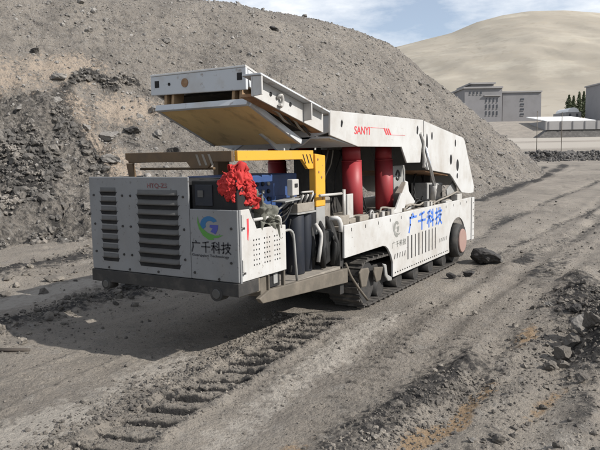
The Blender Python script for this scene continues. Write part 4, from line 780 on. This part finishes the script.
for (u, v, w_, h_, l) in [(274, 31, 11, 6, 'dark block high on the heap above the canopy'), (35, 49, 9, 5, 'small dark block high on the heap at left'), (110, 124, 20, 9, 'wide dark slab below the scarp on the heap'), (132, 125, 17, 7, 'dark slab right of another below the scarp'),
                    (158, 130, 9, 9, 'pale block on the heap left of the canopy'), (174, 149, 13, 10, 'black block on the heap just above the cross beam'), (112, 155, 20, 9, 'light slab on the heap left of the cross beam'), (86, 121, 8, 6, 'pale rounded stone on the slide of the heap'),
                    (167, 40, 9, 5, 'light stone on the upper heap above the canopy'), (60, 76, 16, 6, 'pale flat slab at the left end of the scarp'), (500, 156, 9, 4, 'pale stone low on the far end of the heap')]:
    rock(u, v, w_, h_, l, 'coalrock' if 'black' in l or l.startswith('dark') or l.startswith('small dark') else 'stone', onheap=True)
pk = MB(); a, b = on(-4, 350, 2, .06), on(30, 350, 2, .03); pk.cyl(a, b, .022, .018, 6); tag(pk.build('plank', M['wood'], None), 'dark timber pole lying on the dirt at the left edge', 'pole')

# ------------------------------------------------------------------ far ground: berm, wall, yard, buildings, hill
def lat_at(u, d): return (u - 300) / FPX * d
r = np.random.default_rng(801); n = 2600
la = r.uniform(8, 30, n); de = 51 + .05 * la + r.normal(0, 1.1, n); x, y = latd(la, de); hgt = .6 * np.exp(-((de - 51 - .05 * la) / 1.0) ** 2) * sstep(13, 19, la) * (.6 + .7 * vnoise(la * .5, de * .5, 802)); S = np.minimum(.05 * (1 - r.random(n) * .999) ** (-1 / 2.2), .24)
gr = ground_fields(x, y)[0]
bl, bd = np.meshgrid(np.linspace(10, 34, 260), np.linspace(48, 56, 90), indexing='ij'); bxx, byy = latd(bl, bd)
bh = .62 * np.exp(-((bd - 51 - .05 * bl) / 1.1) ** 2) * sstep(13, 19, bl) * (.6 + .8 * vnoise(bl * .6, bd * .6, 803)) + .35 * np.abs(fbm(bl * 1.6, bd * 1.6, 804, 4, .65)) * sstep(12, 17, bl) - .22
Vb = np.stack([bxx, byy, rise(bd) + bh], -1).reshape(-1, 3)
ob = bpy.data.objects.new('rubble_berm', np_mesh('rubble_berm', Vb, grid_faces(260, 90), M['bank'])); col.objects.link(ob); ob['kind'] = 'structure'
scatter('berm_rubble', np.stack([x, y, gr + hgt * .9 + .02], -1), S, M['bank'], SMALL, 'dark lumps tipped along the far end of the road', 'rubble', 803)

def rel_box(b, u0, u1, d0, d1, z0, z1):
    """box aligned to the view direction between photo columns u0..u1 at its front distance"""
    l0, l1 = lat_at(u0, d0), lat_at(u1, d0)
    q = [latd(l0, d0), latd(l1, d0), latd(l1, d1), latd(l0, d1)]
    b.add([(p[0], p[1], z0) for p in q] + [(p[0], p[1], z1) for p in q], [(3, 2, 1, 0), (4, 5, 6, 7), (0, 1, 5, 4), (1, 2, 6, 5), (2, 3, 7, 6), (3, 0, 4, 7)]); return b
def zpix(u, v, d): return float(at(u, v, d / (1 + 0 * d))[2])
def zat(u, v, d):
    q = ray(u, v); return float(CAM[2] + q[2] * d / (q[:2] @ FH))
# grey block of several storeys
D0 = 186.; zb = zat(520, 127, D0) - 1
bld = thing('grey_building', 'grey multi storey block with stepped roof beyond the spoil heap', 'building', (*latd(lat_at(515, D0), D0), zb))
rel_box(MB(), 502, 540, D0, D0 + 16, zb, zat(520, 92.5, D0)).build('wall', M['wallgrey'], bld)
rel_box(MB(), 501, 541, D0 - .4, D0 + 16.4, zat(520, 92.5, D0) + .01, zat(520, 91, D0)).build('parapet', M['wallgrey2'], bld)
D1 = 183.
rel_box(MB(), 464.5, 501.5, D1, D1 + 22, zb - 1, zat(480, 88.5, D1)).build('wall', M['wallgrey'], bld); rel_box(MB(), 463.5, 502.4, D1 - .5, D1 + 22.5, zat(480, 88.5, D1) + .01, zat(480, 86.8, D1)).build('cornice', M['wallgrey2'], bld)
rel_box(MB(), 471.5, 493, D1 + 2, D1 + 16, zat(480, 86.8, D1) + .02, zat(480, 83.6, D1)).build('penthouse', M['wallgrey'], bld); rel_box(MB(), 470, 495, D1 + 1, D1 + 17, zat(480, 83.6, D1) + .02, zat(480, 82, D1)).build('roof_slab', M['wallgrey2'], bld)
wn = MB()
def win(u, v, wp, hp, D, parent):
    o = rel_box(MB(), u - wp / 2, u + wp / 2, D - .12, D + .05, zat(u, v + hp / 2, D), zat(u, v - hp / 2, D)).build('window', M['window'], parent)
    rel_box(MB(), u - wp / 2 - .15, u + wp / 2 + .15, D - .16, D - .01, zat(u, v + hp / 2, D) - .12, zat(u, v + hp / 2, D)).build('sill', M['wallgrey2'], o)
for i in range(4): win(521.5, 99.5 + i * 5.0, 3.2, 2.2, D0, bld)
for i in range(4):
    for j in range(3): win(486 + i * 3.6, 100 + j * 6.6, 1.0, 4.2, D1, bld)
for i in range(4): win(470 + i * 3.6, 93 + 0 * i, 1.1, 3.0, D1, bld)
rel_box(MB(), 484, 500.5, D1 - .5, D1 - .02, zat(490, 96.2, D1), zat(490, 95.2, D1)).build('string_course', M['wallgrey2'], bld)
# second block cut by the right edge
D2 = 150.; zb2 = rise(np.array(D2)).item() - 1
b2 = thing('grey_building', 'tall plain grey block at the right edge of the picture', 'building', (*latd(lat_at(602, D2), D2), zb2))
rel_box(MB(), 599, 640, D2, D2 + 8, zb2, zat(600, 84, D2)).build('wall', M['wallgrey'], b2); rel_box(MB(), 598.4, 641, D2 - .3, D2 + 8.3, zat(600, 84, D2) + .01, zat(600, 82.6, D2)).build('parapet', M['wallgrey2'], b2)
for i in range(5): 
    for j in range(3): win(608 + i * 7, 93 + j * 8, 3, 4, D2, b2)
# long retaining wall and bank with a white-roofed shed behind
D3 = 122.
zg = rise(np.array(D3)).item()
wl = thing('perimeter_wall', 'long grey perimeter wall with dark lower bank beyond the yard', 'wall', (*latd(lat_at(575, D3), D3), zg))
rel_box(MB(), 545, 660, D3, D3 + .5, zat(570, 129.5, D3), zat(570, 121, D3)).build('wall', M['wallgrey2'], wl)
l0, l1, l2 = lat_at(530, D3), lat_at(545, D3), lat_at(660, D3)
zt, z0_ = zat(570, 129.5, D3) - .02, zat(570, 139, D3) - .6
bk = MB(); A = [(l0, D3 - 1, z0_), (l2, D3 - 3, z0_), (l2, D3 + .3, zt), (l1 + .4, D3 + .3, zt), (l2, D3 + 3, z0_), (l0, D3 + 3, z0_), (l2, D3 + 2, zt), (l1 + .4, D3 + 2, zt)]
pts = [(*latd(a[0], a[1]), a[2]) for a in A]; bk.add(pts, [(0, 1, 2, 3), (3, 2, 6, 7), (7, 6, 4, 5), (0, 3, 7, 5), (1, 4, 6, 2)]).build('bank', M['bank'], wl)
for i in range(9): u = 548 + i * 12; rel_box(MB(), u, u + 1, D3 - .12, D3 - .01, zat(570, 129.4, D3), zat(570, 121.2, D3)).build('pier', M['wallgrey'], wl)
D4 = 140.
shd = thing('low_shed', 'long low shed with a white sheet roof behind the perimeter wall', 'shed', (*latd(lat_at(566, D4), D4), rise(np.array(D4)).item()))
rel_box(MB(), 546, 592, D4, D4 + 12, rise(np.array(D4)).item() - .5, zat(566, 120.5, D4)).build('wall', M['wallgrey2'], shd)
za, zc = zat(566, 120.6, D4), zat(566, 116.4, D4 + 12); lA, lB = lat_at(545, D4), lat_at(593, D4)
rf = MB(); q = [(*latd(lA, D4 - .6), za), (*latd(lB, D4 - .6), za), (*latd(lB, D4 + 12), zc), (*latd(lA, D4 + 12), zc)]; rf.slab(q, (0, 0, 1), .15).build('roof', M['roofwhite'], shd)
D5 = 158.; zb5 = rise(np.array(D5)).item()
hs = thing('small_house', 'small pale house with a curved roof in front of the poplars', 'house', (*latd(lat_at(572, D5), D5), zb5))
rel_box(MB(), 565, 580, D5, D5 + 8, zb5 - .5, zat(572, 112, D5)).build('wall', M['wallgrey2'], hs)
MB().prism([(q[0], q[1]) for q in [(0, 0)] + [(math.cos(a) , math.sin(a)) for a in np.linspace(0, math.pi, 9)]], 1, 0, 1)
zr = zat(572, 112, D5) + .02; la0, la1 = lat_at(567, D5), lat_at(578, D5); dm = MB(); vs_ = []
for dd in (D5 + .2, D5 + 7.8):
    for a in np.linspace(0, math.pi, 9): lx = (la0 + la1) / 2 - math.cos(a) * (la1 - la0) / 2; vs_.append((*latd(lx, dd), zr + math.sin(a) * 1.1))
dm.add(vs_, [tuple(range(9)), tuple(range(9, 18))[::-1]] + [(i, i + 1, i + 10, i + 9) for i in range(8)] + [(8, 0, 9, 17)]).build('roof', M['roofwhite'], hs)
for u in (569, 576): rel_box(MB(), u - 1, u + 1, D5 - .1, D5 + .05, zat(u, 116.5, D5), zat(u, 113.5, D5)).build('window', M['window'], hs)

# poplars
def poplar(u, vt, vb_, D, wpx, label, seed):
    r = np.random.default_rng(seed); zt, zb_ = zat(u, vt, D), rise(np.array(D)).item(); H = zt - zb_; wd = wpx / FPX * D / 2; bx, by = latd(lat_at(u, D), D)
    t = thing('poplar_tree', label, 'tree', (bx, by, zb_), 'poplars beyond the wall')
    tb = MB().cyl((bx, by, zb_ - .2), (bx, by, zb_ + H * .9), .16, .03, 7)
    for k in range(14):
        h = zb_ + H * (.2 + .045 * k); a = r.uniform(0, 6.28); tb.cyl((bx, by, h), (bx + math.cos(a) * wd * .6, by + math.sin(a) * wd * .6, h + wd * 1.4), .04, .012, 5)
    tb.build('trunk', M['bark'], t)
    n = 1100; hh_ = r.uniform(.1, 1, n); prof = np.clip(np.sin(np.pi * np.clip((hh_ + .05) ** .8, 0, 1)) + .25, .1, 1.1) * (1 - .35 * hh_); lob = .3 + 1.1 * vnoise(hh_ * 7, r.integers(0, 4, n) * 3.3, seed); rr = wd * prof * np.sqrt(r.random(n)) * lob; aa = r.uniform(0, 6.28, n)
    c = np.stack([bx + rr * np.cos(aa), by + rr * np.sin(aa), zb_ + H * hh_], -1); d1 = r.normal(size=(n, 3)); d1 /= np.linalg.norm(d1, axis=1)[:, None]; d2 = np.cross(d1, r.normal(size=(n, 3))); d2 /= np.linalg.norm(d2, axis=1)[:, None]; s = r.uniform(.14, .30, (n, 1))
    Vl = np.stack([c - d1 * s, c + d2 * s * .6, c + d1 * s, c - d2 * s * .6], 1).reshape(-1, 3) - np.array((bx, by, zb_))
    o = bpy.data.objects.new('crown', np_mesh('crown', Vl, np.arange(4 * n).reshape(-1, 4), M['leaf'], False)); col.objects.link(o); o.parent = t
for i, (u, vt, wp, l) in enumerate([(567.5, 95, 8.5, 'leftmost poplar of the row, shorter and spreading'), (572, 96, 7.5, 'second poplar from the left, lowest of the row'), (577.5, 92, 8, 'third poplar from the left in the row'), (582, 91.5, 6.5, 'fourth poplar from the left, slim'), (587, 89, 8, 'tallest poplar, fifth in the row'), (591.5, 90, 7, 'last poplar of the row, half behind the right-hand block')]): poplar(u, vt, 112, 172., wp, l, 900 + i)
# slim poles beside the road
for (u, vt, vb_, D, l) in [(536.5, 112, 157, 57., 'thin metal pole standing nearer the spoil heap'), (561, 113, 153, 60., 'thin metal pole standing right of the other one')]:
    bx, by = latd(lat_at(u, D), D); z0_ = gz(bx, by); z1_ = zat(u, vt, D)
    t = thing('pole', l, 'pole', (bx, by, z0_), 'poles at the end of the road'); MB().cyl((bx, by, z0_ - .2), (bx, by, z1_), .035, .03, 8).build('shaft', M['frame'], t); MB().cyl((bx, by, z1_), (bx, by, z1_ + .06), .05, .04, 8).build('cap', M['frame'], t)

# bare hill on the skyline
sil = np.array([(250, 66), (330, 60), (400, 46), (430, 38), (450, 33), (475, 22), (500, 15), (525, 11), (560, 10), (600, 13), (680, 24), (800, 50), (950, 80)])
DH = 900.
lt = np.linspace(-250, 1100, 240); dh = np.linspace(260, 1250, 130); LT, DD = np.meshgrid(lt, dh, indexing='ij')
ridge = np.array([zat(u, v, DH) for u, v in sil]); rl = lat_at(sil[:, 0], DH)
top = np.interp(LT * DH / DD * .4 + LT * .6, rl, ridge); t_ = np.clip((DD - 300) / (DH - 300), 0, 1); base_h = rise(DD) - 2
prof = np.where(DD < DH, t_ ** 1.15, 1 - .9 * sstep(DH, 1300, DD)); hz = base_h * (1 - prof) + top * prof + (14 * fbm(LT * .006, DD * .006, 851, 5) - 9 * np.abs(fbm(LT * .012 + DD * .004, DD * .005, 853, 5, .6))) * np.sin(np.pi * np.clip(t_, 0, 1)) * .9
hz = np.where(DD < 300, np.minimum(hz, rise(DD) - 1), hz)
hx, hy = latd(LT, DD)
hil = bpy.data.objects.new('hill', np_mesh('hill', np.stack([hx, hy, hz], -1).reshape(-1, 3), grid_faces(240, 130), M['hill'])); col.objects.link(hil); hil['kind'] = 'structure'
